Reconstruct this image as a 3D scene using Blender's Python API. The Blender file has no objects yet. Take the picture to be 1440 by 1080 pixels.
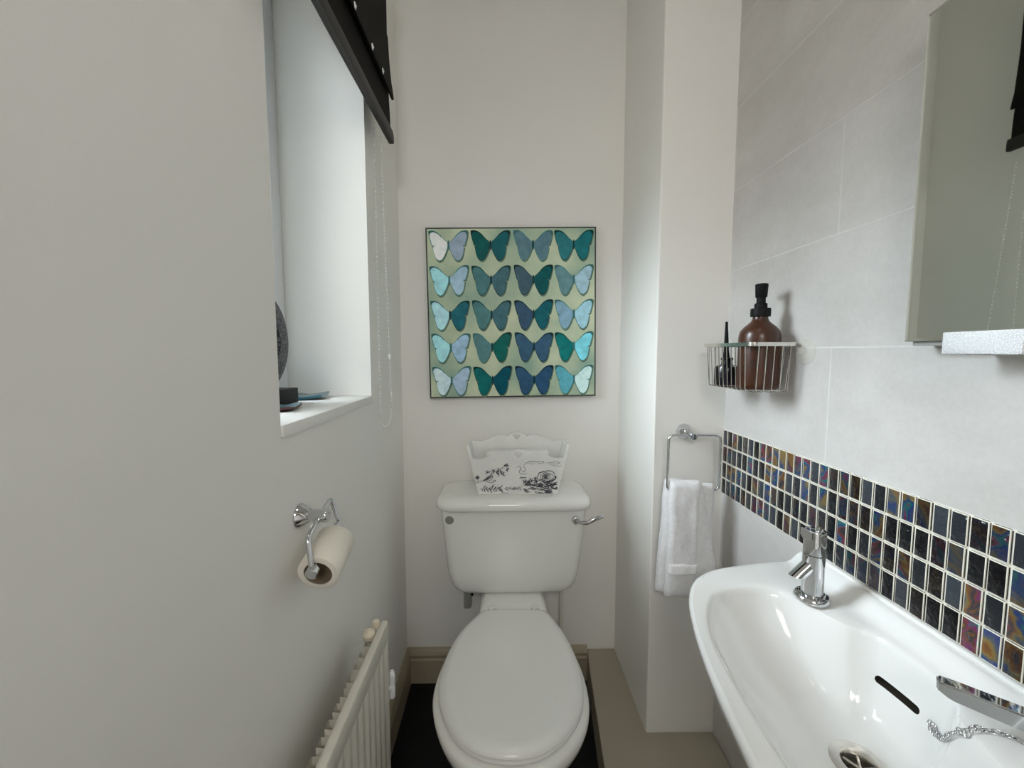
import bpy, bmesh, math, random
from mathutils import Vector, Matrix, noise
from math import sin, cos, pi, radians

random.seed(7)
S = bpy.context.scene
COL = S.collection
ORG = {}

# ------------------------------------------------------------------ helpers
def sh(prop, **k):
    for a, b in k.items():
        prop[a] = b

def tag(o, label, cat, group=None):
    o['label'] = label
    o['category'] = cat
    if group:
        o['group'] = group
    return o

def thing(name, label, cat, loc, group=None):
    o = bpy.data.objects.new(name, None)
    o.empty_display_size = .05
    COL.objects.link(o)
    o.location = loc
    ORG[o.name] = Vector(loc)
    return tag(o, label, cat, group)

def obj(name, bm, mats, parent=None, base=None, angle=35, flat=False):
    """link one mesh; geometry is given in room coordinates"""
    org = ORG[parent.name] if parent else Vector(base or (0, 0, 0))
    bmesh.ops.recalc_face_normals(bm, faces=bm.faces[:])
    for v in bm.verts:
        v.co -= org
    me = bpy.data.meshes.new(name)
    bm.to_mesh(me)
    bm.free()
    if not isinstance(mats, (list, tuple)):
        mats = [mats]
    for m in mats:
        me.materials.append(m)
    if not flat:
        me.polygons.foreach_set('use_smooth', [True] * len(me.polygons))
        me.set_sharp_from_angle(angle=radians(angle))
    o = bpy.data.objects.new(name, me)
    COL.objects.link(o)
    if parent:
        o.parent = parent
        ORG[o.name] = org.copy()
    else:
        o.location = org
        ORG[o.name] = org.copy()
    return o

def struct(name, bm, mats, parent=None, angle=35, flat=True):
    o = obj(name, bm, mats, parent, angle=angle, flat=flat)
    o['kind'] = 'structure'
    return o

def NB():
    return bmesh.new()

def box(bm, x0, x1, y0, y1, z0, z1, bev=0, seg=2, mat=0):
    r = bmesh.ops.create_cube(bm, size=1)
    vs = r['verts']
    for v in vs:
        v.co = Vector((x0 + (v.co.x + .5) * (x1 - x0), y0 + (v.co.y + .5) * (y1 - y0), z0 + (v.co.z + .5) * (z1 - z0)))
    fs = set(f for v in vs for f in v.link_faces)
    for f in fs:
        f.material_index = mat
    if bev > 0:
        es = list(set(e for v in vs for e in v.link_edges))
        bmesh.ops.bevel(bm, geom=es, offset=bev, segments=seg, profile=.5, affect='EDGES')
    return bm

def loft(bm, rings, cap0=True, cap1=True, closed=True, mat=0):
    R = [[bm.verts.new(p) for p in ring] for ring in rings]
    n = len(R[0])
    for a, b in zip(R[:-1], R[1:]):
        for i in range(n if closed else n - 1):
            j = (i + 1) % n
            f = bm.faces.new((a[i], a[j], b[j], b[i]))
            f.material_index = mat
    if cap0:
        bm.faces.new(list(reversed(R[0]))).material_index = mat
    if cap1:
        bm.faces.new(R[-1]).material_index = mat
    return R

def tube(bm, pts, r, seg=10, closed=False, mat=0, flatten=None):
    pts = [Vector(p) for p in pts]
    n = len(pts)
    T = []
    for i in range(n):
        if closed:
            t = pts[(i + 1) % n] - pts[i - 1]
        else:
            t = pts[min(i + 1, n - 1)] - pts[max(i - 1, 0)]
        T.append(t.normalized())
    up = Vector((0, 0, 1)) if abs(T[0].z) < .9 else Vector((1, 0, 0))
    N = (up - T[0] * up.dot(T[0])).normalized()
    rings = []
    for i in range(n):
        N = (N - T[i] * N.dot(T[i])).normalized()
        B = T[i].cross(N)
        rr = r[i] if isinstance(r, (list, tuple)) else r
        a, b = (rr, rr) if flatten is None else flatten
        rings.append([pts[i] + N * (a * cos(2 * pi * k / seg)) + B * (b * sin(2 * pi * k / seg)) for k in range(seg)])
    if closed:
        rings.append(rings[0])
        R = [[bm.verts.new(p) for p in ring] for ring in rings[:-1]]
        for i in range(n):
            a, b = R[i], R[(i + 1) % n]
            for k in range(seg):
                j = (k + 1) % seg
                bm.faces.new((a[k], a[j], b[j], b[k])).material_index = mat
    else:
        loft(bm, rings, mat=mat)
    return bm

def lathe(bm, prof, org, axis=(0, 0, 1), seg=40, mat=0, cap0=True, cap1=True, sx=1, sy=1):
    q = Vector((0, 0, 1)).rotation_difference(Vector(axis))
    org = Vector(org)
    rings = []
    for r, z in prof:
        rings.append([org + q @ Vector((r * sx * cos(2 * pi * k / seg), r * sy * sin(2 * pi * k / seg), z)) for k in range(seg)])
    loft(bm, rings, cap0, cap1, mat=mat)
    return bm

def fillet(pts, r, n=6, closed=False):
    pts = [Vector(p) for p in pts]
    out = []
    m = len(pts)
    for i in range(m):
        if not closed and i in (0, m - 1):
            out.append(pts[i])
            continue
        a, b, c = pts[i - 1], pts[i], pts[(i + 1) % m]
        d0 = (a - b)
        d1 = (c - b)
        rr = min(r, d0.length * .49, d1.length * .49)
        p0 = b + d0.normalized() * rr
        p1 = b + d1.normalized() * rr
        for k in range(n + 1):
            t = k / n
            out.append(p0 * (1 - t) ** 2 + b * 2 * t * (1 - t) + p1 * t * t)
    return out

def crom(pts, n=8, closed=True):
    pts = [Vector(p) for p in pts]
    m = len(pts)
    out = []
    for i in range(m if closed else m - 1):
        p0 = pts[(i - 1) % m] if closed or i > 0 else pts[0]
        p1, p2 = pts[i], pts[(i + 1) % m]
        p3 = pts[(i + 2) % m] if closed or i + 2 < m else pts[-1]
        for k in range(n):
            t = k / n
            out.append(.5 * ((2 * p1) + (p2 - p0) * t + (2 * p0 - 5 * p1 + 4 * p2 - p3) * t * t + (3 * p1 - p0 - 3 * p2 + p3) * t ** 3))
    if not closed:
        out.append(pts[-1])
    return out

def rrect(cx, cy, hw, hd, r, z, n=7):
    out = []
    r = min(r, hw, hd)
    for sx, sy, a0 in ((1, 1, 0), (-1, 1, pi / 2), (-1, -1, pi), (1, -1, 3 * pi / 2)):
        for k in range(n + 1):
            a = a0 + (pi / 2) * k / n
            out.append(Vector((cx + sx * (hw - r) + r * cos(a), cy + sy * (hd - r) + r * sin(a), z)))
    return out

def poly_prism(bm, poly, fn0, fn1, mat=0):
    """poly: 2D points; fn0/fn1 map them to the two faces"""
    loft(bm, [[fn0(p) for p in poly], [fn1(p) for p in poly]], mat=mat)

def prism_with_hole(bm, outer, hole, fn0, fn1):
    a = [[bm.verts.new(f(p)) for p in outer] for f in (fn0, fn1)]
    h = [[bm.verts.new(f(p)) for p in hole] for f in (fn0, fn1)]
    for L in (a, h):
        n = len(L[0])
        for i in range(n):
            j = (i + 1) % n
            bm.faces.new((L[0][i], L[0][j], L[1][j], L[1][i]))
    for s in (0, 1):
        es = []
        for L in (a, h):
            n = len(L[s])
            for i in range(n):
                es.append(bm.edges.get((L[s][i], L[s][(i + 1) % n])))
        bmesh.ops.triangle_fill(bm, use_beauty=True, use_dissolve=False, edges=es)

def s2l(c):
    return tuple((v / 12.92 if v <= .04045 else ((v + .055) / 1.055) ** 2.4) for v in c)

def rgb(r, g, b):
    return s2l((r / 255, g / 255, b / 255)) + (1,)

# ------------------------------------------------------------------ materials
def mat(name, col, rough=.5, metal=0, nscale=0, namt=0, bump=0, bscale=60, coat=0, spec=.5, trans=0, ior=1.45, sheen=0, alpha=1, rvar=0):
    m = bpy.data.materials.new(name)
    m.use_nodes = True
    nt = m.node_tree
    b = nt.nodes['Principled BSDF']
    c = tuple(col[:3]) + (1,)
    b.inputs['Base Color'].default_value = c
    b.inputs['Roughness'].default_value = rough
    b.inputs['Metallic'].default_value = metal
    b.inputs['Coat Weight'].default_value = coat
    b.inputs['Coat Roughness'].default_value = .05
    b.inputs['Specular IOR Level'].default_value = spec
    b.inputs['Transmission Weight'].default_value = trans
    b.inputs['IOR'].default_value = ior
    b.inputs['Sheen Weight'].default_value = sheen
    tc = nt.nodes.new('ShaderNodeTexCoord')
    if namt:
        n = nt.nodes.new('ShaderNodeTexNoise')
        n.inputs['Scale'].default_value = nscale
        n.inputs['Detail'].default_value = 5
        nt.links.new(tc.outputs['Object'], n.inputs['Vector'])
        mp = nt.nodes.new('ShaderNodeMapRange')
        mp.inputs['From Min'].default_value = .3
        mp.inputs['From Max'].default_value = .7
        mp.inputs['To Min'].default_value = 1 - namt
        mp.inputs['To Max'].default_value = 1 + namt
        nt.links.new(n.outputs['Fac'], mp.inputs['Value'])
        mx = nt.nodes.new('ShaderNodeVectorMath')
        mx.operation = 'SCALE'
        mx.inputs[0].default_value = c[:3]
        nt.links.new(mp.outputs['Result'], mx.inputs['Scale'])
        nt.links.new(mx.outputs['Vector'], b.inputs['Base Color'])
        if rvar:
            mr = nt.nodes.new('ShaderNodeMapRange')
            mr.inputs['To Min'].default_value = max(0, rough - rvar)
            mr.inputs['To Max'].default_value = rough + rvar
            nt.links.new(n.outputs['Fac'], mr.inputs['Value'])
            nt.links.new(mr.outputs['Result'], b.inputs['Roughness'])
    if bump:
        n2 = nt.nodes.new('ShaderNodeTexNoise')
        n2.inputs['Scale'].default_value = bscale
        n2.inputs['Detail'].default_value = 4
        nt.links.new(tc.outputs['Object'], n2.inputs['Vector'])
        bp = nt.nodes.new('ShaderNodeBump')
        bp.inputs['Strength'].default_value = bump
        bp.inputs['Distance'].default_value = .002
        nt.links.new(n2.outputs['Fac'], bp.inputs['Height'])
        nt.links.new(bp.outputs['Normal'], b.inputs['Normal'])
    return m

WALL = mat('painted_plaster', (.842, .828, .795), .75, nscale=3, namt=.015, bump=.12, bscale=140)
WHITEPAINT = mat('white_trim_paint', (.78, .775, .75), .4, bump=.05, bscale=80, nscale=4, namt=.01)
SKIRT = mat('cream_gloss_paint', (.36, .31, .225), .38, nscale=6, namt=.03, bump=.05, bscale=60)
LEDGE = mat('cream_ledge_paint', (.40, .365, .285), .5, nscale=8, namt=.03, bump=.08, bscale=90)
CEIL = mat('ceiling_paint', (.8, .79, .76), .85, nscale=3, namt=.01, bump=.1, bscale=150)
FLOOR = mat('black_vinyl', (.006, .006, .007), .55, nscale=30, namt=.2, bump=.1, bscale=300, spec=.25)
CERAMIC = mat('white_ceramic', (.83, .83, .80), .09, nscale=2, namt=.008, coat=.4)
BASINCER = mat('basin_ceramic', (.82, .825, .815), .08, nscale=2, namt=.006, coat=.4)
SEATPL = mat('seat_plastic', (.80, .80, .775), .2, nscale=3, namt=.008)
CHROME = mat('polished_chrome', (.64, .65, .665), .06, 1, nscale=20, namt=.02)
WIRE = mat('steel_wire', (.72, .70, .66), .2, 1, nscale=60, namt=.12)
SCUFFED = mat('brushed_steel_ring', (.76, .73, .68), .28, 1, nscale=40, namt=.1, bump=.1, bscale=200)
DARK = mat('hole_shade_paint', (.035, .028, .02), .6, nscale=40, namt=.3)  # shade of the deep overflow and waste put into the colour
BLACKPL = mat('black_plastic', (.007, .007, .008), .5, nscale=30, namt=.1, spec=.15)
BLACKGL = mat('black_glass', (.008, .008, .012), .12, nscale=20, namt=.1)
FRAME = mat('white_upvc', (.80, .81, .82), .3, nscale=5, namt=.01)
RADW = mat('radiator_enamel', (.72, .69, .61), .3, nscale=8, namt=.02)
RADC = mat('cream_plastic', (.74, .67, .53), .35, nscale=10, namt=.03)
FABRIC = mat('blackout_fabric', (.0075, .0065, .0055), .8, nscale=200, namt=.25, bump=.4, bscale=500, spec=.2)
HEMF = mat('blackout_hem', (.011, .0105, .0095), .5, nscale=200, namt=.2, bump=.3, bscale=500)
CHAINM = mat('white_beads', (.90, .895, .88), .25, nscale=20, namt=.02)
PAPER = mat('tissue_paper', (.80, .76, .67), .9, nscale=12, namt=.02, bump=.35, bscale=180)
CARD = mat('grey_cardboard', (.27, .20, .14), .85, nscale=30, namt=.12, bump=.2, bscale=150)
TERRY = mat('white_terry', (.84, .835, .85), .95, nscale=90, namt=.05, bump=1.0, bscale=420, sheen=.3)
BANDM = mat('woven_band', (.80, .795, .80), .8, nscale=200, namt=.04, bump=.4, bscale=300)
BOXW = mat('white_washed_wood', (.80, .80, .775), .5, nscale=25, namt=.03, bump=.1, bscale=120)
INK = mat('charcoal_ink', (.055, .058, .075), .6, nscale=300, namt=.5)
INKL = mat('grey_ink', (.16, .165, .18), .6, nscale=300, namt=.3)
SILVER = mat('silver_glitter', (.80, .81, .83), .38, .75, nscale=700, namt=.22, bump=.6, bscale=900)
BROWN = mat('amber_frosted_glass', (.050, .0145, .005), .33, nscale=5, namt=.12, coat=.15)
BROWNINK = mat('dark_lettering', (.018, .008, .005), .5, nscale=40, namt=.1)
GROUT = mat('cream_grout', (.72, .69, .60), .85, nscale=40, namt=.08, bump=.2, bscale=300)
SEALANT = mat('white_sealant', (.80, .80, .78), .4, nscale=10, namt=.02)
BACKED = mat('picture_edge_black', (.012, .014, .014), .5, nscale=20, namt=.1)
TEAL = mat('teal_glaze', (.035, .14, .19), .15, nscale=30, namt=.25, coat=.5)
LBLUE = mat('pale_blue_glaze', (.30, .55, .66), .2, nscale=60, namt=.25, coat=.5)
MAROON = mat('maroon_lacquer', (.07, .012, .018), .3, nscale=30, namt=.2)
GREYCAP = mat('grey_disc_plastic', (.23, .245, .21), .35, nscale=30, namt=.03)
GREYPIPE = mat('grey_pipe_plastic', (.33, .33, .31), .45, nscale=20, namt=.05)

# mirror
MIRROR = mat('silvered_glass', (.70, .735, .69), .012, 1, nscale=2, namt=.01)
MEDGE = mat('mirror_green_edge', (.16, .22, .20), .15, .3, nscale=60, namt=.3)
DISCMIR = mat('ornament_mirror', (.75, .77, .8), .03, 1, nscale=4, namt=.02)

def crackle_mat():
    m = mat('crackle_mosaic', (.1, .1, .1), .4, .1, spec=.3)
    nt = m.node_tree
    b = nt.nodes['Principled BSDF']
    tc = nt.nodes.new('ShaderNodeTexCoord')
    v = nt.nodes.new('ShaderNodeTexVoronoi')
    v.feature = 'DISTANCE_TO_EDGE'
    v.inputs['Scale'].default_value = 105
    nt.links.new(tc.outputs['Object'], v.inputs['Vector'])
    r = nt.nodes.new('ShaderNodeValToRGB')
    r.color_ramp.elements[0].position = .04
    r.color_ramp.elements[0].color = (.012, .012, .014, 1)
    r.color_ramp.elements[1].position = .2
    r.color_ramp.elements[1].color = (.12, .12, .135, 1)
    nt.links.new(v.outputs['Distance'], r.inputs['Fac'])
    nt.links.new(r.outputs['Color'], b.inputs['Base Color'])
    return m
CRACKLE = crackle_mat()

def clear_mat(name, tint, refl):
    m = bpy.data.materials.new(name)
    m.use_nodes = True
    nt = m.node_tree
    nt.nodes.clear()
    out = nt.nodes.new('ShaderNodeOutputMaterial')
    t = nt.nodes.new('ShaderNodeBsdfTransparent')
    t.inputs['Color'].default_value = tint
    g = nt.nodes.new('ShaderNodeBsdfGlossy')
    g.inputs['Roughness'].default_value = .08
    x = nt.nodes.new('ShaderNodeMixShader')
    fr = nt.nodes.new('ShaderNodeFresnel')
    fr.inputs['IOR'].default_value = refl
    nt.links.new(fr.outputs['Fac'], x.inputs['Fac'])
    nt.links.new(t.outputs[0], x.inputs[1])
    nt.links.new(g.outputs[0], x.inputs[2])
    nt.links.new(x.outputs[0], out.inputs['Surface'])
    return m
GLASS = clear_mat('window_glass', (.95, .98, .98, 1), 1.45)
def cup_mat():
    m = mat('clear_suction_plastic', (.75, .73, .66), .2)
    m.node_tree.nodes['Principled BSDF'].inputs['Alpha'].default_value = .22
    return m
CUP = cup_mat()

def tile_mat():
    m = mat('pale_stone_tile', (.70, .69, .67), .42)
    nt = m.node_tree
    b = nt.nodes['Principled BSDF']
    tc = nt.nodes.new('ShaderNodeTexCoord')
    mp = nt.nodes.new('ShaderNodeMapping')
    mp.inputs['Scale'].default_value = (1, 1, 1.6)
    nt.links.new(tc.outputs['Object'], mp.inputs['Vector'])
    n1 = nt.nodes.new('ShaderNodeTexNoise')
    n1.inputs['Scale'].default_value = 5
    n1.inputs['Detail'].default_value = 8
    n1.inputs['Roughness'].default_value = .62
    nt.links.new(mp.outputs['Vector'], n1.inputs['Vector'])
    n2 = nt.nodes.new('ShaderNodeTexNoise')
    n2.inputs['Scale'].default_value = 140
    n2.inputs['Detail'].default_value = 3
    nt.links.new(tc.outputs['Object'], n2.inputs['Vector'])
    mix = nt.nodes.new('ShaderNodeMath')
    mix.operation = 'MULTIPLY_ADD'
    mix.inputs[1].default_value = .3
    nt.links.new(n2.outputs['Fac'], mix.inputs[0])
    nt.links.new(n1.outputs['Fac'], mix.inputs[2])
    r = nt.nodes.new('ShaderNodeValToRGB')
    r.color_ramp.elements[0].position = .45
    r.color_ramp.elements[0].color = (.485, .47, .45, 1)
    r.color_ramp.elements[1].position = .85
    r.color_ramp.elements[1].color = (.585, .57, .555, 1)
    nt.links.new(mix.outputs[0], r.inputs['Fac'])
    nt.links.new(r.outputs['Color'], b.inputs['Base Color'])
    bp = nt.nodes.new('ShaderNodeBump')
    bp.inputs['Strength'].default_value = .08
    bp.inputs['Distance'].default_value = .002
    nt.links.new(n2.outputs['Fac'], bp.inputs['Height'])
    nt.links.new(bp.outputs['Normal'], b.inputs['Normal'])
    return m
TILE = tile_mat()
TGROUT = mat('pale_tile_grout', (.62, .61, .595), .8, nscale=60, namt=.03)

def mosaic_mat():
    m = mat('iridescent_glass_mosaic', (.02, .02, .03), .07, spec=.38)
    nt = m.node_tree
    b = nt.nodes['Principled BSDF']
    at = nt.nodes.new('ShaderNodeAttribute')
    at.attribute_name = 'tile'
    sp = nt.nodes.new('ShaderNodeSeparateColor')
    nt.links.new(at.outputs['Color'], sp.inputs['Color'])
    tc = nt.nodes.new('ShaderNodeTexCoord')
    n = nt.nodes.new('ShaderNodeTexNoise')
    n.inputs['Scale'].default_value = 15
    n.inputs['Detail'].default_value = 2.5
    n.inputs['Distortion'].default_value = 1.6
    nt.links.new(tc.outputs['Object'], n.inputs['Vector'])
    ad = nt.nodes.new('ShaderNodeMath')
    ad.operation = 'MULTIPLY_ADD'
    ad.inputs[1].default_value = 2.4
    nt.links.new(n.outputs['Fac'], ad.inputs[0])
    nt.links.new(sp.outputs['Green'], ad.inputs[2])
    fr = nt.nodes.new('ShaderNodeMath')
    fr.operation = 'FRACT'
    nt.links.new(ad.outputs[0], fr.inputs[0])
    r = nt.nodes.new('ShaderNodeValToRGB')
    e = r.color_ramp.elements
    cols = [(0, (.02, .03, .045)), (.16, (.18, .07, .012)), (.3, (.20, .14, .04)), (.44, (.08, .09, .09)),
            (.58, (.012, .03, .17)), (.7, (.01, .13, .12)), (.82, (.15, .02, .10)), (.92, (.14, .04, .02)), (1, (.02, .03, .045))]
    e[0].position, e[0].color = 0, cols[0][1] + (1,)
    e[1].position, e[1].color = 1, cols[-1][1] + (1,)
    for p, c in cols[1:-1]:
        x = e.new(p)
        x.color = c + (1,)
    nt.links.new(fr.outputs[0], r.inputs['Fac'])
    base = nt.nodes.new('ShaderNodeValToRGB')
    base.color_ramp.elements[0].color = (.003, .003, .004, 1)
    base.color_ramp.elements[1].color = (.035, .043, .053, 1)
    nt.links.new(sp.outputs['Blue'], base.inputs['Fac'])
    mx = nt.nodes.new('ShaderNodeMix')
    mx.data_type = 'RGBA'
    nt.links.new(sp.outputs['Red'], mx.inputs['Factor'])
    nt.links.new(base.outputs['Color'], mx.inputs['A'])
    nt.links.new(r.outputs['Color'], mx.inputs['B'])
    nt.links.new(mx.outputs['Result'], b.inputs['Base Color'])
    n3 = nt.nodes.new('ShaderNodeTexNoise')
    n3.inputs['Scale'].default_value = 120
    n3.inputs['Detail'].default_value = 2
    nt.links.new(tc.outputs['Object'], n3.inputs['Vector'])
    bp = nt.nodes.new('ShaderNodeBump')
    bp.inputs['Strength'].default_value = .8
    bp.inputs['Distance'].default_value = .003
    nt.links.new(n3.outputs['Fac'], bp.inputs['Height'])
    nt.links.new(bp.outputs['Normal'], b.inputs['Normal'])
    nt.links.new(bp.outputs['Normal'], b.inputs['Coat Normal'])
    return m
MOSAIC = mosaic_mat()

# ------------------------------------------------------------------ room dimensions (metres)
L, R, D, E = -.355, .61, 1.455, 1.11       # left wall, right wall, back wall, boxing face
FRONT, TOP = -.42, 2.46
XB = .415                                  # boxing's left face
WX = -.575                                 # window plane
WY0, WY1, WZ0, WZ1 = .660, 1.117, 1.100, 2.12

bm = NB(); box(bm, -.75, .75, FRONT - .1, D + .12, -.05, 0); struct('floor', bm, FLOOR)
bm = NB(); box(bm, -.75, .75, FRONT - .1, D + .12, TOP, TOP + .05); struct('ceiling', bm, CEIL)
# left wall with its deep window opening
bm = NB()
xo = L - .30
for a in ((FRONT - .1, WY0, 0, TOP), (WY1, D + .12, 0, TOP), (WY0, WY1, 0, WZ0 - .018), (WY0, WY1, WZ1, TOP)):
    box(bm, xo, L, a[0], a[1], a[2], a[3])
struct('wall_left', bm, WALL)
bm = NB(); box(bm, L, R + .12, D, D + .12, 0, TOP); struct('wall_back', bm, WALL)
bm = NB(); box(bm, XB, R + .02, E, D, 0, TOP, bev=.003); struct('wall_boxing', bm, WALL)
# front wall with the doorway the photographer stands in
bm = NB()
for a in ((L, -.24, 0, TOP), (.50, R + .12, 0, TOP), (-.24, .50, 2.02, TOP)):
    box(bm, a[0], a[1], FRONT - .1, FRONT, a[2], a[3])
struct('wall_front', bm, WALL)
bm = NB()
for a in ((-.28, -.24, 0, 2.02), (.50, .54, 0, 2.02), (-.28, .54, 2.02, 2.06)):
    box(bm, a[0], a[1], FRONT, FRONT + .015, a[2], a[3], bev=.004)
struct('trim_4', bm, WHITEPAINT)
# hallway behind the doorway
bm = NB()
box(bm, -1.0, 1.0, -1.75, -1.65, 0, TOP)
box(bm, -1.1, -1.0, -1.75, FRONT - .1, 0, TOP)
box(bm, 1.0, 1.1, -1.75, FRONT - .1, 0, TOP)
box(bm, -1.1, 1.1, -1.75, FRONT - .1, TOP, TOP + .05)
struct('wall_hall', bm, mat('hall_paint', (.35, .33, .3), .8, nscale=3, namt=.03, bump=.1, bscale=140))
bm = NB(); box(bm, -1.1, 1.1, -1.75, FRONT - .1, -.05, -.001); struct('floor_hall', bm, mat('hall_carpet', (.10, .085, .07), .95, nscale=120, namt=.15, bump=.5, bscale=300))

# right wall : plaster core faced with long stone tiles
bm = NB()
box(bm, R + .0004, R + .12, FRONT - .1, D, 0, TOP)
bm.faces.ensure_lookup_table()
gap = .0009
zs = [0.0, .215, .42, .625, .83, 1.0085, 1.229, 1.435, 1.640, 1.848, 2.055, 2.26, TOP]
for i in range(len(zs) - 1):
    if i == 4:
        continue
    off = .755 if i % 2 == 1 else 1.105
    ys = [off - .7 * k for k in range(-3, 5)]
    ys = sorted(y for y in ys if FRONT < y < E)
    ed = [FRONT] + ys + [E]
    for a, b in zip(ed[:-1], ed[1:]):
        box(bm, R, R + .006, a + gap, b - gap, zs[i] + gap, zs[i + 1] - gap, bev=.0006, seg=1, mat=1)
struct('wall_right', bm, [TGROUT, TILE])

# mosaic band
bm = NB()
lay = bm.loops.layers.float_color.new('tile')
box(bm, R - .0006, R + .004, FRONT + .0, E - .0005, .8305, 1.008)
random.seed(21)
bright = {(0, 2): .8, (0, 7): .9, (0, 8): .9, (0, 9): .8, (0, 10): .9, (0, 11): .7, (0, 12): .7, (0, 13): .9, (0, 15): .8, (0, 21): .6, (0, 22): .6,
          (1, 5): .8, (1, 8): .8, (1, 9): .8, (1, 10): .7, (1, 13): .9, (1, 15): .7, (2, 3): .7, (2, 6): .7, (2, 8): .8, (2, 17): .8,
          (2, 1): .6, (2, 2): .6, (3, 2): .5, (3, 7): .7, (3, 11): .5, (1, 0): .5, (1, 1): .5, (2, 26): .8, (3, 26): .9, (3, 27): 1, (2, 28): .6, (3, 29): .9, (1, 29): .4, (3, 30): .8, (2, 29): .8}
pitch_y, pitch_z = .02305, .04465
nc = int((E - FRONT) / pitch_y)
for c in range(nc):
    for r in range(4):
        y1 = E - .004 - c * pitch_y
        z1 = 1.0078 - r * pitch_z
        before = set(bm.faces)
        j = [random.uniform(-.0005, .0005) for _ in range(3)]
        box(bm, R - .0034 + j[0] * .6, R + .002, y1 - .0203 + j[1], y1 + j[1], z1 - .0422 + j[2], z1 + j[2], bev=.0012, seg=2, mat=1)
        ir = bright.get((r, c), random.choice([0, 0, 0, 0, 0, .05, .1, .2, .35]))
        col = (ir, random.random(), random.choice([0, 0, .05, .1, .3, .5, .8, 1]), 1)
        for f in bm.faces:
            if f not in before:
                for lp in f.loops:
                    lp[lay] = col
# thin pale bead above and below the mosaic
struct('trim_1', bm, [GROUT, MOSAIC], flat=False)

# skirting boards (moulded profile)
def skirt(bm, p0, p1, nrm, mit0=0, mit1=0):
    prof = [(0, 0), (.016, 0), (.016, .088), (.0125, .094), (.0125, .100), (.015, .104), (.015, .109), (.011, .119), (.006, .127), (.004, .131), (0, .131)]
    p0, p1, nrm = Vector(p0), Vector(p1), Vector(nrm)
    t = (p1 - p0).normalized()
    loft(bm, [[p0 + nrm * d + t * (d * mit0) + Vector((0, 0, z)) for d, z in prof],
              [p1 + nrm * d - t * (d * mit1) + Vector((0, 0, z)) for d, z in prof]])
bm = NB(); skirt(bm, (L, FRONT, 0), (L, D, 0), (1, 0, 0), 0, 1); struct('baseboard_left', bm, SKIRT)
bm = NB(); skirt(bm, (L, D, 0), (.312, D, 0), (0, -1, 0), 1, 0); struct('baseboard_back', bm, SKIRT)

# low boxed-in ledge along the right side
bm = NB()
ld = [(.312, D - .001), (.262, .93), (.262, -.3), (R - .001, -.3), (R - .001, E - .001), (XB - .001, E - .001), (XB - .001, D - .001)]
poly_prism(bm, ld, lambda p: Vector((p[0], p[1], .0)), lambda p: Vector((p[0], p[1], .115)))
bmesh.ops.bevel(bm, geom=[e for e in bm.edges if all(v.co.z > .1 for v in e.verts)], offset=.003, segments=2, affect='EDGES')
struct('trim_2', bm, LEDGE)

# window : sill board, frame, sash, glass
bm = NB(); box(bm, WX + .002, L + .004, WY0 + .0005, WY1 - .0005, WZ0 - .018, WZ0 + .003, bev=.003); struct('trim_3', bm, WHITEPAINT, flat=False)
bm = NB()
fx0, fx1 = WX - .06, WX
z0 = WZ0 - .018
box(bm, fx0, fx1, WY0, WY0 + .045, z0, WZ1, bev=.004)
box(bm, fx0, fx1, WY1 - .045, WY1, z0, WZ1, bev=.004)
box(bm, fx0, fx1, WY0 + .04, WY1 - .04, z0, z0 + .06, bev=.004)
box(bm, fx0, fx1, WY0 + .04, WY1 - .04, WZ1 - .05, WZ1, bev=.004)
win = struct('window_1', bm, FRAME, flat=False)
bm = NB(); box(bm, WX - .032, WX - .026, WY0 + .04, WY1 - .04, z0 + .055, WZ1 - .045); obj('pane', bm, GLASS, win, flat=True)
bm = NB()
for a in ((WY0 + .045, WY0 + .062, z0 + .06, WZ1 - .05), (WY1 - .062, WY1 - .045, z0 + .06, WZ1 - .05), (WY0 + .06, WY1 - .06, z0 + .06, z0 + .075), (WY0 + .06, WY1 - .06, WZ1 - .065, WZ1 - .05)):
    box(bm, WX - .045, WX - .012, a[0], a[1], a[2], a[3], bev=.003)
obj('sash', bm, FRAME, win)

# ------------------------------------------------------------------ toilet
tlt = thing('toilet', 'white close-coupled toilet with its lid closed, against the back wall', 'toilet', (.03, 1.1, 0))
CX = .034
def tank_ring(z, hw, yf, yb, r, bow=.012):
    ring = rrect(CX, (yf + yb) / 2, hw, (yb - yf) / 2, r, z, 8)
    for v in ring:
        if v.y < (yf + yb) / 2:
            v.y -= bow * (1 - ((v.x - CX) / hw) ** 2)
    return ring
bm = NB()
prof = [(.432, .125, 1.315, 1.42, .030), (.4340, .150, 1.300, 1.430, .030), (.438, .168, 1.291, 1.436, .030), (.445, .182, 1.284, 1.440, .030), (.455, .193, 1.279, 1.442, .030),
        (.468, .2015, 1.276, 1.444, .030), (.49, .2085, 1.274, 1.445, .030), (.52, .2145, 1.272, 1.446, .030), (.60, .2215, 1.268, 1.447, .030), (.68, .229, 1.264, 1.448, .030), (.735, .2335, 1.262, 1.448, .030)]
loft(bm, [tank_ring(z, hw, yf, yb, r) for z, hw, yf, yb, r in prof])
obj('cistern', bm, CERAMIC, tlt, angle=50)
bm = NB()
prof = [(.7275, .236, 1.254, 1.450, .045), (.727, .243, 1.246, 1.452, .05), (.731, .2465, 1.242, 1.452, .05), (.742, .2475, 1.241, 1.452, .05), (.750, .246, 1.243, 1.452, .05),
        (.757, .242, 1.248, 1.450, .05), (.762, .234, 1.257, 1.446, .05), (.7645, .222, 1.270, 1.440, .05), (.7655, .20, 1.29, 1.43, .05)]
loft(bm, [tank_ring(z, hw, yf, yb, r) for z, hw, yf, yb, r in prof])
obj('cistern_lid', bm, CERAMIC, tlt, angle=50)
bm = NB(); lathe(bm, [(.0135, 0), (.0135, .003), (.012, .004)], (-.168, 1.2635, .694), (0, -1, 0), 28)
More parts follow.
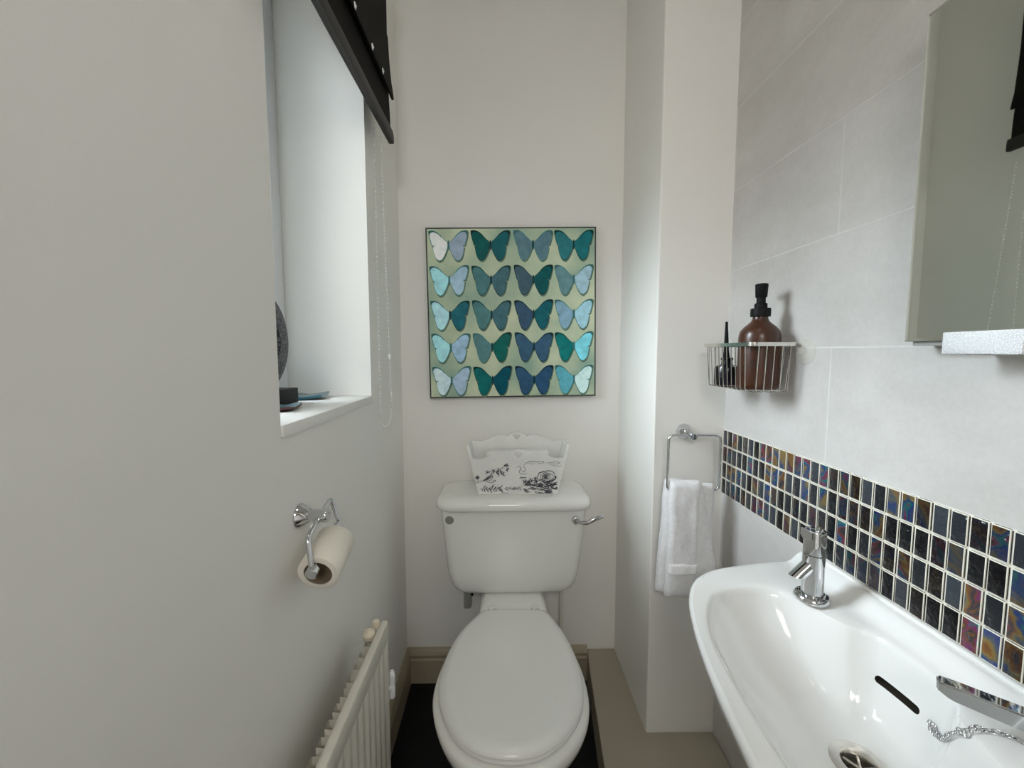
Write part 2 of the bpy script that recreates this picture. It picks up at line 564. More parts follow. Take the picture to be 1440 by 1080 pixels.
o = obj('button_cap', bm, GREYCAP, tlt); o['label'] = 'flat grey round cap'
bm = NB()
lathe(bm, [(.013, 0), (.0135, .008), (.0115, .016), (.008, .019)], (.229, 1.266, .693), (0, -1, 0), 28)
lv = obj('flush_lever', bm, CHROME, tlt); lv['label'] = 'chrome flush lever'
bm = NB()
pts = crom([(.229, 1.252, .693), (.243, 1.243, .689), (.262, 1.237, .692), (.282, 1.236, .702), (.305, 1.240, .709), (.314, 1.243, .709)], 6, False)
n = len(pts)
rings = []
for i, p in enumerate(pts):
    a = .0048 + .002 * sin(pi * i / n)
    b = .0042 if i < n - 3 else .0042 * (n - i) / 3.2
    t = (pts[min(i + 1, n - 1)] - pts[max(i - 1, 0)]).normalized()
    up = Vector((0, 0, 1)); up = (up - t * up.dot(t)).normalized(); sd = t.cross(up)
    rings.append([p + up * a * cos(k * pi / 6) + sd * b * sin(k * pi / 6) for k in range(12)])
loft(bm, rings)
obj('lever_arm', bm, CHROME, lv)

# pan, seat, lid
lidc = [(-.069, 1.196), (-.118, 1.116), (-.1455, 1.027), (-.155, .936), (-.140, .862), (-.102, .794), (-.050, .755), (.012, .742),
        (.074, .751), (.130, .789), (.170, .842), (.189, .908), (.189, 1.001), (.170, 1.100), (.137, 1.187)]
lid_out = crom(lidc[::-1] + [(-.050, 1.206), (-.02, 1.209), (.034, 1.210), (.09, 1.207), (.120, 1.201)], 7)
LC = Vector((.018, .955, 0))
def eggring(k, z, add=0, ky=None, cy=None):
    c = Vector(LC)
    if cy is not None:
        c.y = cy
    out = []
    for p in lid_out:
        d = Vector((p.x - LC.x, p.y - LC.y, 0))
        ln = d.length
        d2 = Vector((d.x * k, d.y * (ky or k), 0)) * ((ln + add) / ln)
        out.append(Vector((c.x + d2.x, c.y + d2.y, z)))
    return out
bm = NB()
loft(bm, [eggring(1, .413, -.014), eggring(1, .412, -.008), eggring(1, .414, -.003), eggring(1, .418, -.001), eggring(1, .422, -.003), eggring(1, .4235, -.010), eggring(1, .4235, -.03)])
obj('seat', bm, SEATPL, tlt, angle=60)
bm = NB()
loft(bm, [eggring(1, .4262, -.020), eggring(1, .4258, -.009), eggring(1, .4270, -.003), eggring(1, .430, .0), eggring(1, .4335, -.0015), eggring(1, .4375, -.007), eggring(1, .4415, -.0145), eggring(1, .4432, -.019), eggring(1, .4440, -.026), eggring(.5, .445), eggring(.15, .4452)])
obj('seat_lid', bm, SEATPL, tlt, angle=60)
bm = NB()
# pan: rim, bowl and foot in one ceramic body
loft(bm, [eggring(.60, .0, 0, .66, 1.02), eggring(.60, .02, 0, .66, 1.02), eggring(.52, .08, 0, .58, 1.03), eggring(.50, .15, 0, .56, 1.03), eggring(.60, .22, 0, .66, 1.01),
          eggring(.80, .29, 0, .84, .975), eggring(.94, .335, 0, .95, .962), eggring(1, .365, .006), eggring(1, .385, .012), eggring(1, .400, .013), eggring(1, .408, .009), eggring(1, .4115, -.002), eggring(1, .4115, -.03)])
# back shelf under the cistern
sh_ = [(.10, 1.23, .30), (.104, 1.21, .36), (.106, 1.205, .405), (.104, 1.208, .4165), (.098, 1.215, .420)]
rings = [rrect(CX - .002, (yf + 1.435) / 2, hw, (1.435 - yf) / 2, .02, z, 5) for hw, yf, z in sh_]
rings.insert(0, rrect(CX - .002, 1.30, .085, .10, .03, .0, 5))
rings.append(rrect(CX - .002, 1.36, .09, .07, .02, .434, 5))
loft(bm, rings)
obj('pan', bm, CERAMIC, tlt, angle=60)
for sx in (-1, 1):
    bm = NB()
    lathe(bm, [(.011, 0), (.012, .004), (.012, .015), (.008, .0175)], (.032 + sx * .066, 1.219, .4185), (0, 0, 1), 20)
    tube(bm, [(.032 + sx * .066, 1.219, .430), (.032 + sx * .062, 1.200, .431)], .006, 10)
    obj('hinge', bm, SEATPL, tlt)
bm = NB()
tube(bm, [(.206, 1.395, .11), (.206, 1.395, .40)], .0075, 12)
sp = obj('supply_pipe', bm, mat('white_pipe', (.68, .66, .60), .4, nscale=20, namt=.03), tlt)
bm = NB(); lathe(bm, [(.013, 0), (.0145, .004), (.0145, .02), (.012, .024), (.012, .034)], (.206, 1.395, .398), (0, 0, 1), 8)
o = obj('pipe_nut', bm, BLACKPL, sp)
bm = NB()
box(bm, -.137, -.112, 1.37, 1.40, .33, .437, bev=.005)
o = obj('overflow_pipe', bm, GREYPIPE, tlt); o['label'] = 'grey plastic stub under the cistern'
bm = NB(); box(bm, -.111, -.104, 1.372, 1.392, .375, .436, bev=.003)  # black strip standing for the dark gap beside the stub
obj('pipe_gap_strip', bm, BLACKPL, o)

# ------------------------------------------------------------------ decoupaged box on the cistern
BY0, BY1 = 1.288, 1.378
bx = thing('storage_box', 'white wooden box with scalloped edge and black rose print, on the cistern lid', 'box', (.048, 1.333, .7655))
ZB = .7662
def fmap(px, py):      # picture measurements of the front panel -> metres
    return (.048 + (px - 729) * .002285, ZB + (696.5 - py) * .002305)
def heart(cx, cz, s):
    out = []
    for k in range(28):
        t = 2 * pi * k / 28
        out.append((cx + s * 16 * sin(t) ** 3 / 17, cz + s * (13 * cos(t) - 5 * cos(2 * t) - 2 * cos(3 * t) - cos(4 * t)) / 17))
    return out
def panel_outline(zc):
    """upper scalloped line (left to right) relative to the end height zc"""
    half = [(-.1535, .000), (-.142, .000), (-.122, -.002), (-.107, .002), (-.09, .010), (-.072, .017), (-.055, .0195), (-.040, .018), (-.034, .0135), (-.030, .016), (-.018, .0255), (-.006, .0285)]
    up = half + [(-x, z) for x, z in reversed(half)]
    return crom([Vector((.048 + x, zc + z, 0)) for x, z in up], 4, False)
def panel(name, y0, y1, zc, hz, lean):
    bm = NB()
    top = [(p.x, p.y) for p in panel_outline(zc)]
    poly = [(.048 - .1255, ZB), (.048 + .1255, ZB)] + top[::-1]
    f = lambda yy: (lambda p: Vector((p[0], yy + lean * (p[1] - ZB), p[1])))
    prism_with_hole(bm, poly, heart(.046 if hz > .92 else .0485, hz, .0138), f(y0), f(y1))
    return obj(name, bm, BOXW, bx, angle=30)
fp = panel('front_panel', BY0, BY0 + .008, .8845, .8965, -.06)
panel('back_panel', BY1 - .008, BY1, .921, .936, .06)
for sx in (-1, 1):
    bm = NB()
    yz = [(BY0 + .004, ZB), (BY1 - .004, ZB), (BY1 - .004 + .009, .921), (BY1 - .03, .919), ((BY0 + BY1) / 2, .915), (BY0 + .024, .919), (BY0 + .006, .926), (BY0 - .002, .922), (BY0 - .0065, .905)]
    def sidemap(off):
        return lambda p: Vector((.048 + sx * (.1255 - off + (p[1] - ZB) * .235), p[0], p[1]))
    poly_prism(bm, yz, sidemap(0), sidemap(.008))
    obj('side_panel', bm, BOXW, bx, angle=30)
bm = NB(); box(bm, .048 - .118, .048 + .118, BY0 + .006, BY1 - .006, ZB, ZB + .008); obj('bottom_panel', bm, BOXW, bx)

tis = NB()
tr_ = []
for z, k in ((ZB + .0085, 1), (.885, 1), (.894, .985), (.8985, .95), (.900, .88)):
    tr_.append([v + Vector((0, .0015 * noise.noise(Vector((v.x * 30, v.y * 90, 1))), 0)) for v in rrect(.047, 1.333, .104 * k, .030 * (k if k > .95 else k - .1), .022 * k, z, 6)])
loft(tis, tr_)
tag(obj('tissue_stack', tis, mat('white_tissue', (.84, .83, .80), .9, nscale=12, namt=.01, bump=.3, bscale=180), None, (.047, 1.333, ZB + .0085), angle=60), 'white folded tissues standing inside the rose-print box', 'tissues')

# black line-print of roses, a bird and sprigs on the front panel (crop units: 9 per picture pixel)
bm = NB()
def pp(a, b, lift):
    x, z = fmap(650 + a / 9, 640 + b / 9)
    return Vector((x, BY0 - .06 * (z - ZB) - lift, z))
LIFT = [.0003]
def stroke(pts, w, m=0, n=5):
    LIFT[0] += .000004
    c = crom([(a, b, 0) for a, b in pts], n, False)
    k = len(c)
    Lr, Rr = [], []
    for i, p in enumerate(c):
        t = c[min(i + 1, k - 1)] - c[max(i - 1, 0)]
        if t.length < 1e-6:
            t = Vector((1, 0, 0))
        t.normalize()
        nn = Vector((-t.y, t.x, 0))
        ww = w * .74 * (.35 + .65 * sin(pi * (i + .5) / k)) * (1 + .3 * noise.noise(Vector((p.x * .05, p.y * .05, 3))))
        Lr.append(bm.verts.new(pp(*(p + nn * ww)[:2], LIFT[0])))
        Rr.append(bm.verts.new(pp(*(p - nn * ww)[:2], LIFT[0])))
    for i in range(k - 1):
        bm.faces.new((Lr[i], Lr[i + 1], Rr[i + 1], Rr[i])).material_index = m
def leaf(a, b, ln, ang, w, m=0, fill=True):
    ca, sa = cos(ang), sin(ang)
    P = lambda u, v: (a + u * ca - v * sa, b + u * sa + v * ca)
    if fill:
        stroke([P(0, 0), P(ln * .5, 0), P(ln, 0)], w, m)
    else:
        stroke([P(0, 0), P(ln * .45, w), P(ln, 0)], 4, m)
        stroke([P(0, 0), P(ln * .45, -w), P(ln, 0)], 3.4, m)
        stroke([P(ln * .1, 0), P(ln * .7, 0)], 2.2, 1)
rnd = random.Random(5)
# big rose
for k, (rx, ry, a0, a1, w) in enumerate([(118, 76, 2.4, 5.9, 9), (112, 70, -.2, 2.2, 13), (86, 52, .2, 3.6, 8), (80, 50, 3.4, 6.2, 7), (56, 32, 0, 6.0, 8), (34, 18, .5, 6.6, 9), (14, 7, 0, 6, 8)]):
    stroke([(1070 + rx * cos(t) * (1 + .07 * sin(5 * t + k)), 285 + ry * sin(t) * (1 + .08 * sin(4 * t + k))) for t in [a0 + (a1 - a0) * i / 14 for i in range(15)]], w)
for i in range(26):
    t = rnd.uniform(-.4, 2.4)
    rr = rnd.uniform(.7, 1.02)
    leaf(1070 + 118 * rr * cos(t), 285 + 72 * rr * sin(t), rnd.uniform(16, 34), t + 1.6 + rnd.uniform(-.4, .4), rnd.uniform(3, 6))
# rose leaves and buds below
for i in range(64):
    a = rnd.uniform(770, 1195); b = rnd.uniform(365, 500)
    leaf(a, b, min(rnd.uniform(35, 90), 1200 - a + 10), rnd.uniform(-.5, .6), rnd.uniform(6, 12), 0, rnd.random() < .5)
for (a, b) in ((845, 345), (880, 330), (930, 310), (800, 350), (860, 375), (940, 345), (990, 390), (1080, 395), (1150, 395)):
    for k in range(5):
        leaf(a, b, rnd.uniform(26, 46), k * 1.26 + rnd.uniform(-.3, .3), rnd.uniform(6, 10))
# bird and branch on the left
stroke([(168, 362), (230, 345), (290, 318), (340, 282), (385, 235), (440, 205), (500, 178), (540, 140), (565, 110)], 4.5)
stroke([(270, 330), (320, 312), (360, 285), (392, 262)], 16, 1)
stroke([(268, 332), (310, 300), (350, 268), (400, 240)], 5)
stroke([(300, 342), (350, 330), (385, 300), (400, 258)], 5)
for t in range(7):
    stroke([(300 + t * 13, 300 + 10 - t * 8), (312 + t * 13, 325 - t * 8)], 4)
stroke([(320, 345), (370, 355), (420, 338), (425, 322), (380, 330)], 4.5)
for a, b in ((395, 205), (470, 200), (500, 225), (545, 140), (580, 190), (460, 250), (520, 250), (330, 222), (575, 130)):
    for k in range(5):
        leaf(a, b, rnd.uniform(18, 42), rnd.uniform(0, 6.3), rnd.uniform(3.5, 8), 0, rnd.random() < .75)
for k in range(9):
    leaf(203, 285, rnd.uniform(22, 38), k * .7, rnd.uniform(5, 8), 0, k % 3 == 0)
stroke([(196, 290), (212, 320), (200, 350)], 4)
# lower garland
stroke([(232, 432), (300, 436), (380, 440), (460, 430), (520, 440)], 3.5)
stroke([(530, 430), (600, 420), (660, 445), (720, 420), (760, 440)], 3)
for i in range(15):
    a = 250 + i * 18
    leaf(a, 434, rnd.uniform(30, 62), (-1) ** i * rnd.uniform(.5, 1.3), rnd.uniform(6, 10), 0, rnd.random() < .6)
for i in range(16):
    a = 545 + i * 13
    leaf(a, 432, rnd.uniform(18, 46), (-1) ** i * rnd.uniform(.3, 1.2), rnd.uniform(3, 6))
for i in range(5):
    leaf(490 + 20 * i, 492, 26, -.2, 3)
# scrolls and ribbon
stroke([(690, 160), (720, 148), (745, 165), (735, 195), (725, 215), (745, 240), (790, 246), (820, 236)], 5)
stroke([(750, 195), (775, 212), (800, 200), (800, 175), (775, 150)], 4)
for k in range(6):
    leaf(770, 290, rnd.uniform(30, 55), rnd.uniform(-.4, .3) + (pi if k % 2 else 0), 4)
stroke([(780, 140), (800, 112), (850, 88), (900, 82), (960, 94), (1000, 82), (1040, 98)], 4)
stroke([(840, 105), (880, 118), (920, 100)], 3, 1)
stroke([(960, 105), (1000, 112), (1030, 92), (1010, 80)], 3.4, 1)
stroke([(1050, 104), (1110, 100), (1170, 92), (1215, 96), (1222, 110), (1190, 118), (1100, 108)], 3.6)
stroke([(1090, 116), (1150, 136), (1210, 146), (1262, 140)], 3.4, 1)
o = obj('floral_print', bm, [INK, INKL], fp, flat=True)
o['label'] = 'black rose and bird line print'

# ------------------------------------------------------------------ butterfly picture
pic = thing('butterfly_picture', 'square canvas of twenty blue and green butterflies on the back wall', 'picture', (.0325, D, 1.354))
PC, PS = Vector((.0325, 1.43, 1.352)), .577
rotp = Matrix.Rotation(radians(-.75), 3, 'Y')
def pm(u, v, d=0):
    """u,v 0..1 from the picture's top left; d = distance out of the face"""
    q = rotp @ Vector(((u - .5) * PS, 0, (.5 - v) * PS))
    return Vector((PC.x + q.x, PC.y - d, PC.z + q.z))
def canvas_mat():
    m = mat('sage_canvas_print', rgb(168, 186, 152), .55, spec=.2)
    nt = m.node_tree
    b = nt.nodes['Principled BSDF']
    tc = nt.nodes.new('ShaderNodeTexCoord')
    n = nt.nodes.new('ShaderNodeTexNoise')
    n.inputs['Scale'].default_value = 5.5
    n.inputs['Detail'].default_value = 4
    nt.links.new(tc.outputs['Object'], n.inputs['Vector'])
    r = nt.nodes.new('ShaderNodeValToRGB')
    e = r.color_ramp.elements
    e[0].position, e[0].color = .34, rgb(146, 176, 160)
    e[1].position, e[1].color = .64, rgb(210, 219, 190)
    x = e.new(.5); x.color = rgb(184, 201, 174)
    nt.links.new(n.outputs['Fac'], r.inputs['Fac'])
    nt.links.new(r.outputs['Color'], b.inputs['Base Color'])
    return m
bm = NB()
loft(bm, [[pm(0, 0, 0), pm(1, 0, 0), pm(1, 1, 0), pm(0, 1, 0)], [pm(0, 0, -.023), pm(1, 0, -.023), pm(1, 1, -.023), pm(0, 1, -.023)]], mat=1)
e_ = .0075
bm.faces.new([bm.verts.new(pm(a, b, .0004)) for a, b in ((e_, e_), (1 - e_, e_), (1 - e_, 1 - e_), (e_, 1 - e_))])
obj('canvas', bm, [canvas_mat(), BACKED], pic, flat=True)
wing = [(.0, .09), (.22, .30), (.52, .61), (.78, .72), (.98, .71), (1.0, .64), (.985, .48), (.93, .24), (.86, .0), (.84, -.03), (.70, -.05), (.70, -.06), (.80, -.10), (.79, -.22), (.74, -.48), (.65, -.70), (.50, -.83), (.40, -.82), (.29, -.74), (.13, -.46), (.02, -.15)]
wing_s = [(p.x, p.y) for p in crom([(a, b, 0) for a, b in wing], 4)]
wc = (.52, -.02)
WC = [[((222, 240, 246), (146, 163, 182)), ((0, 92, 98), (22, 96, 112)), ((100, 128, 150), (100, 126, 150)), ((52, 122, 140), (34, 116, 132))],  # print colours; the bright left column has window sheen baked in
      [((160, 218, 234), (156, 186, 204)), ((80, 122, 138), (74, 108, 128)), ((72, 96, 118), (0, 86, 96)), ((112, 143, 162), (152, 184, 198))],
      [((172, 216, 236), (34, 106, 130)), ((86, 128, 142), (74, 112, 132)), ((60, 86, 122), (18, 96, 116)), ((124, 160, 180), (154, 198, 212))],
      [((162, 218, 236), (150, 182, 206)), ((96, 132, 148), (8, 102, 102)), ((62, 96, 132), (64, 96, 134)), ((18, 124, 132), (122, 204, 218))],
      [((196, 218, 234), (158, 184, 204)), ((14, 108, 116), (0, 82, 108)), ((54, 88, 130), (50, 86, 130)), ((92, 166, 182), (198, 228, 240))]]
pmats = []
bm = NB()
def pmat(c, nm):
    for i, (cc, _) in enumerate(pmats):
        if cc == c:
            return i
    pmats.append((c, mat(nm, rgb(*c), .4, 0, nscale=45, namt=.16, spec=.12)))
    return len(pmats) - 1
shade = pmat((104, 124, 108), 'print_wing_shadow')
us, vs = (.132, .378, .628, .868), (.098, .300, .503, .694, .893)
def fan(poly, d, mi):
    vsx = [bm.verts.new(pm(a, b, d)) for a, b in poly]
    c = bm.verts.new(pm(sum(p[0] for p in poly) / len(poly), sum(p[1] for p in poly) / len(poly), d))
    fs = bmesh.ops.triangle_fill(bm, use_beauty=True, edges=[bm.edges.new((vsx[i], vsx[(i + 1) % len(vsx)])) for i in range(len(vsx))])
    bm.verts.remove(c)
    for g in fs['geom']:
        if isinstance(g, bmesh.types.BMFace):
            g.material_index = mi
for r in range(5):
    for c in range(4):
        for side in (0, 1):
            col = tuple(min(255, int(v * (1.13 if sum(WC[r][c][side]) > 420 else 1.04))) for v in WC[r][c][side])
            sg = -1 if side == 0 else 1
            k = .113
            tw = rnd.uniform(-.03, .03)
            lum = sum(col) / 3
            if lum < 160:
                col = (int(col[0] * .93), col[1], int(col[2] * .93))
            bc = tuple(int(v) for v in (col[0] * .3, col[1] * .62, col[2] * .58)) if lum < 125 else (84, 142, 140)
            bi = pmat(bc, 'wing_border')
            ci = pmat(col, 'wing_print')
            def T(p, s=1, ox=0, oy=0):
                x = wc[0] + (p[0] - wc[0]) * s
                y = wc[1] + (p[1] - wc[1]) * s + tw * x
                return (us[c] + sg * (x * k + .002) + ox, vs[r] - y * k + oy)
            fan([T(p, 1.02, .004, .007) for p in wing_s], .0006, shade)  # wing's drop shadow drawn into the print
            fan([T(p) for p in wing_s], .0009, bi)
            inner = [T((p[0] - .02 * (p[0] > .8), p[1] - .04 * (p[1] > .45)), .945) for p in wing_s]
            fan(inner, .0012, ci)
            # dark forewing tip
            tip = [(.60, .645), (.70, .700), (.80, .722), (.90, .722), (.97, .708), (.995, .66), (.992, .58), (.985, .50), (.972, .44), (.945, .47), (.925, .54), (.895, .59), (.84, .625), (.76, .645), (.68, .648)]
            ti = pmat(tuple(int(v * .8) for v in bc), 'tip_print')
            fan([T(p) for p in tip], .0014, ti)
        # body
        bi = pmat((22, 62, 66) if WC[r][c][1][0] < 110 else (70, 120, 124), 'body_print')
        fan([(us[c] + .006 * cos(t), vs[r] + .004 + .03 * sin(t)) for t in [2 * pi * q / 14 for q in range(14)]], .0014, bi)
obj('butterfly_print', bm, [m for _, m in pmats], pic, flat=True)

# ------------------------------------------------------------------ blind and its chain
bl = thing('roman_blind', 'dark brown roman blind hanging over the window on the left wall', 'blind', (-.32, .9, 2.24))
YB0, YB1 = .56, 1.182
def sheet(bm, prof, y0, y1, th, wob=.0015, n=26, seed=0):
    """vertical cloth: profile of (x,z) extruded along y with slight waviness"""
    rows = []
    for sgn in (0, 1):
        rr = []
        for x, z in prof:
            rr.append([Vector((x - sgn * th + wob * noise.noise(Vector((i * .35, z * 9, seed))), y0 + (y1 - y0) * i / n + (.002 * noise.noise(Vector((z * 25, seed, 1))) if i in (0, n) else 0), z)) for i in range(n + 1)])
        rows.append(rr)
    rings = [a + b[::-1] for a, b in zip(rows[0], rows[1])]
    loft(bm, rings)
bm = NB()
sheet(bm, [(-.305, 1.80), (-.306, 1.85), (-.308, 1.93), (-.309, 2.02), (-.309, 2.12), (-.309, 2.23)], YB0, YB1, .004, seed=1)
obj('panel', bm, FABRIC, bl)
bm = NB()
sheet(bm, [(-.302, 1.7895), (-.2985, 1.789), (-.297, 1.793), (-.2975, 1.81), (-.300, 1.8225), (-.304, 1.824)], YB0 - .002, YB1 + .004, .009, .0008, seed=2)
obj('hem', bm, HEMF, bl)
bm = NB()
sheet(bm, [(-.297, 1.902), (-.2945, 1.901), (-.294, 1.905), (-.2955, 1.922), (-.299, 1.945), (-.304, 2.0), (-.306, 2.06)], YB0, YB1 - .001, .0035, .001, seed=3)
obj('fold', bm, FABRIC, bl)
bm = NB(); box(bm, L, -.303, YB0, YB1, 2.215, 2.255, bev=.004); obj('headrail', bm, FRAME, bl)
for y in (.66, .775, .887, .998, 1.079):
    bm = NB()
    box(bm, -.2955, -.2925, y - .0035, y + .0035, 1.904, 1.916, bev=.001)
    lathe(bm, [(.0018, 0), (.0018, .0015)], (-.2925, y, 1.909), (1, 0, 0), 10)
    o = obj('cord_clip', bm, CHAINM, bl); o['label'] = 'small white cord clip'
# bead chain
bm = NB()
path = crom([(-.346, 1.176, 2.22), (-.346, 1.172, 1.80), (-.3465, 1.17, 1.40), (-.346, 1.168, 1.06), (-.3445, 1.176, 1.012), (-.340, 1.205, 1.003), (-.336, 1.232, 1.02), (-.3345, 1.240, 1.06), (-.334, 1.225, 1.25), (-.333, 1.205, 1.50), (-.332, 1.185, 1.80), (-.332, 1.176, 2.22)], 60, False)
acc, last = 0, path[0]
step = .0088
tube(bm, path[::6] + [path[-1]], .0005, 5)
for p in path[1:]:
    acc += (p - last).length
    last = p
    if acc >= step:
        acc = 0
        r = bmesh.ops.create_icosphere(bm, subdivisions=1, radius=.0026)
        bmesh.ops.translate(bm, verts=r['verts'], vec=p)
obj('bead_chain', bm, CHAINM, bl, angle=80)
bm = NB(); lathe(bm, [(.002, 0), (.0042, .003), (.0042, .013), (.002, .016)], (-.334, 1.2285, 1.198), (0, .05, 1), 12)
obj('chain_connector', bm, CHAINM, bl)

# ------------------------------------------------------------------ window-sill ornaments
zs0 = WZ0 + .0032
orn = thing('mosaic_ornament', 'round dark crackle-mosaic ornament with a mirror centre, on a black block on the sill', 'ornament', (-.517, .895, zs0))
bm = NB(); box(bm, -.552, -.480, .815, .975, zs0, zs0 + .034, bev=.002); obj('base', bm, BLACKPL, orn)
bm = NB()
lathe(bm, [(.052, -.004), (.056, -.008), (.090, -.009), (.1075, -.004), (.109, 0), (.1075, .004), (.090, .009), (.058, .012), (.052, .006)], (-.518, .898, zs0 + .034 + .107), (1, 0, 0), 72)
o = obj('ring', bm, CRACKLE, orn)
bm = NB(); lathe(bm, [(.0525, -.003), (.0525, .004)], (-.518, .898, zs0 + .034 + .107), (1, 0, 0), 60)
o = obj('mirror_centre', bm, DISCMIR, orn)
def dish(name, label, cx, cy, half, ang, lift, mt, mb):
    bm = NB()
    n = 14
    ca, sa = cos(ang), sin(ang)
    top, bot = [], []
    for i in range(n + 1):
        for j in range(n + 1):
            u, v = 2 * i / n - 1, 2 * j / n - 1
            z = lift * (abs(u * v) * .55 + .45 * (u * u + v * v) / 2)
            x, y = cx + half * (u * ca - v * sa), cy + half * (u * sa + v * ca)
            top.append(bm.verts.new((x, y, zs0 + z + .0055)))
            bot.append(bm.verts.new((x, y, zs0 + z + .0002)))
    N = n + 1
    for i in range(n):
        for j in range(n):
            a, b, c, d = i * N + j, (i + 1) * N + j, (i + 1) * N + j + 1, i * N + j + 1
            bm.faces.new((top[a], top[b], top[c], top[d])).material_index = 0
            bm.faces.new((bot[a], bot[d], bot[c], bot[b])).material_index = 1
    for k in range(n):
        for a, b in ((k * N, (k + 1) * N), (k * N + n, (k + 1) * N + n), (k, k + 1), (n * N + k, n * N + k + 1)):
            bm.faces.new((top[a], top[b], bot[b], bot[a])).material_index = 1
    o = obj(name, bm, [mt, mb], None, (cx, cy, zs0), angle=50)
    return tag(o, label, 'dish')
dish('trinket_dish', 'shallow teal dish on the window sill behind the black block', -.497, 1.045, .047, radians(12), .008, TEAL, TEAL)
dish('trinket_dish', 'shallow pale blue dish with maroon underside at the front of the window sill', -.455, .835, .036, radians(8), .006, LBLUE, MAROON)

# ------------------------------------------------------------------ toilet roll holder and roll
HY, HZ = .706, .936
rh = thing('toilet_roll_holder', 'chrome toilet roll holder on the left wall below the window', 'toilet roll holder', (L, HY, HZ))
bm = NB()
lathe(bm, [(.0205, .0003), (.0215, .002), (.0205, .005), (.0135, .016), (.0115, .020), (.0105, .021)], (L, HY, HZ), (1, 0, 0), 36)
obj('rosette', bm, CHROME, rh)
bm = NB()
lathe(bm, [(.0095, .019), (.0108, .021), (.0108, .041), (.0118, .0425), (.0118, .049), (.0105, .051)], (L, HY, HZ), (1, 0, 0), 30)
obj('post', bm, CHROME, rh)
bm = NB()
# the bar frame has swung a little, far end up
arm = [(-.306, .664, .8735), (-.306, .643, .8675), (-.3185, .657, .9195), (-.3185, .752, .9505), (-.306, .757, .9000), (-.306, .742, .8955)]
tube(bm, fillet(arm, .011, 6), .0044, 12)
obj('bar', bm, CHROME, rh)
AX = Vector((0, .9615, .275))
for p in ((-.306, .6375, .8660), (-.306, .738, .8945)):
    bm = NB(); lathe(bm, [(.0085, 0), (.0098, .0012), (.0098, .0118), (.0085, .013)], p, AX, 24)
    obj('end_cap', bm, CHROME, rh)
# roll on the bar
roll = thing('toilet_roll', 'nearly used-up white toilet roll hanging on the chrome holder', 'toilet roll', (-.306, .70, .862))
RP, lr = Vector((-.306, .6625, .8545)), .080
bm = NB()
lathe(bm, [(.0230, 0), (.0325, 0), (.0335, .001), (.0335, lr - .001), (.0325, lr), (.0230, lr)], RP, AX, 64, cap0=False, cap1=False)
obj('paper', bm, PAPER, roll, angle=50)
bm = NB()
lathe(bm, [(.0220, .0015), (.0230, .0015), (.0230, lr - .001), (.0220, lr - .001), (.0220, .0015)], RP, AX, 48, cap0=False, cap1=False)
o = obj('cardboard_tube', bm, CARD, roll, angle=50); o['label'] = 'grey-brown cardboard tube'
# a loose glued shred inside the tube
bm = NB()
tube(bm, crom([(-.292, .672, .866), (-.289, .680, .862), (-.287, .686, .860)], 5, False), .001, 5)
obj('paper_shred', bm, PAPER, roll)

# ------------------------------------------------------------------ radiator
rad = thing('radiator', 'cream panel radiator standing off the left wall', 'radiator', (-.29, .5, .11))
RY0, RY1, RZ0, RZ1 = .08, .919, .15, .600
bm = NB()
# fluted front panel: vertical pressed channels
prof = []
fy = RY1 - .020
ys = []
x0, x1 = -.268, -.2712
cur = RY1
prof.append((x1, RY1)); prof.append((x0, RY1 - .003)); prof.append((x0, fy))
while fy > RY0 + .03:
    for dx, dy in ((x1, .006), (x1, .010), (x0, .016), (x0, .0333)):
        prof.append((dx, fy - dy))
    fy -= .0333
prof.append((x0, RY0 + .003)); prof.append((x1, RY0))
zt = RZ1 - .045
zb = RZ0 + .045
for (za, zb_) in ((zb, zt),):
    loft(bm, [[Vector((x, y, za)) for x, y in prof] + [Vector((-.280, y, za)) for x, y in prof[::-1]],
              [Vector((x, y, zb_)) for x, y in prof] + [Vector((-.280, y, zb_)) for x, y in prof[::-1]]], cap0=False, cap1=False)
box(bm, -.2815, -.2665, RY0, RY1, zt - .002, RZ1, bev=.0045, seg=3)
box(bm, -.2815, -.2665, RY0, RY1, RZ0, zb + .002, bev=.0045, seg=3)
box(bm, -.283, -.2795, RY0, RY1, RZ0 + .01, RZ1 - .004)
obj('front_panel', bm, RADW, rad)
bm = NB()
path = []
y = RY1 - .022
k = 0
while y > RY0 + .03:
    path += [(-.283, y), (-.283, y - .0105), (-.307, y - .0125), (-.307, y - .0305)]
    y -= .0333
outer = [Vector((x, yy, 0)) for x, yy in path]
inner = [Vector((x + (.0012 if x < -.29 else -.0012), yy, 0)) for x, yy in path]
loft(bm, [[Vector((p.x, p.y, .20)) for p in outer] + [Vector((p.x, p.y, .20)) for p in inner[::-1]],
          [Vector((p.x, p.y, .575)) for p in outer] + [Vector((p.x, p.y, .575)) for p in inner[::-1]]], cap0=False, cap1=False)
obj('convector_fins', bm, RADW, rad, angle=20)
for yb in (.2, .73):
    bm = NB()
    box(bm, L, -.308, yb - .0015, yb + .0015, .26, .40)
    box(bm, L, L + .002, yb - .012, yb + .012, .24, .42)
    obj('wall_bracket', bm, RADW, rad)
bm = NB()
lathe(bm, [(.004, 0), (.0105, .002), (.0135, .007), (.0142, .013), (.0125, .020), (.007, .0245), (.0, .0255)], (-.2985, .885, .578), (.0, -.35, 1), 26, cap1=False)
o = obj('vent_cap', bm, RADC, rad); o['label'] = 'round cream plastic cap'
bm = NB()
lathe(bm, [(.006, 0), (.009, .002), (.010, .010), (.007, .017), (0, .018)], (-.291, .905, .590), (0, 0, 1), 20, cap1=False)
obj('plug_cap', bm, RADC, rad)
bm = NB()
tube(bm, [(-.285, RY1 - .05, .0), (-.285, RY1 - .05, .19)], .0075, 12)
pipe = obj('pipe', bm, RADW, rad)
bm = NB()
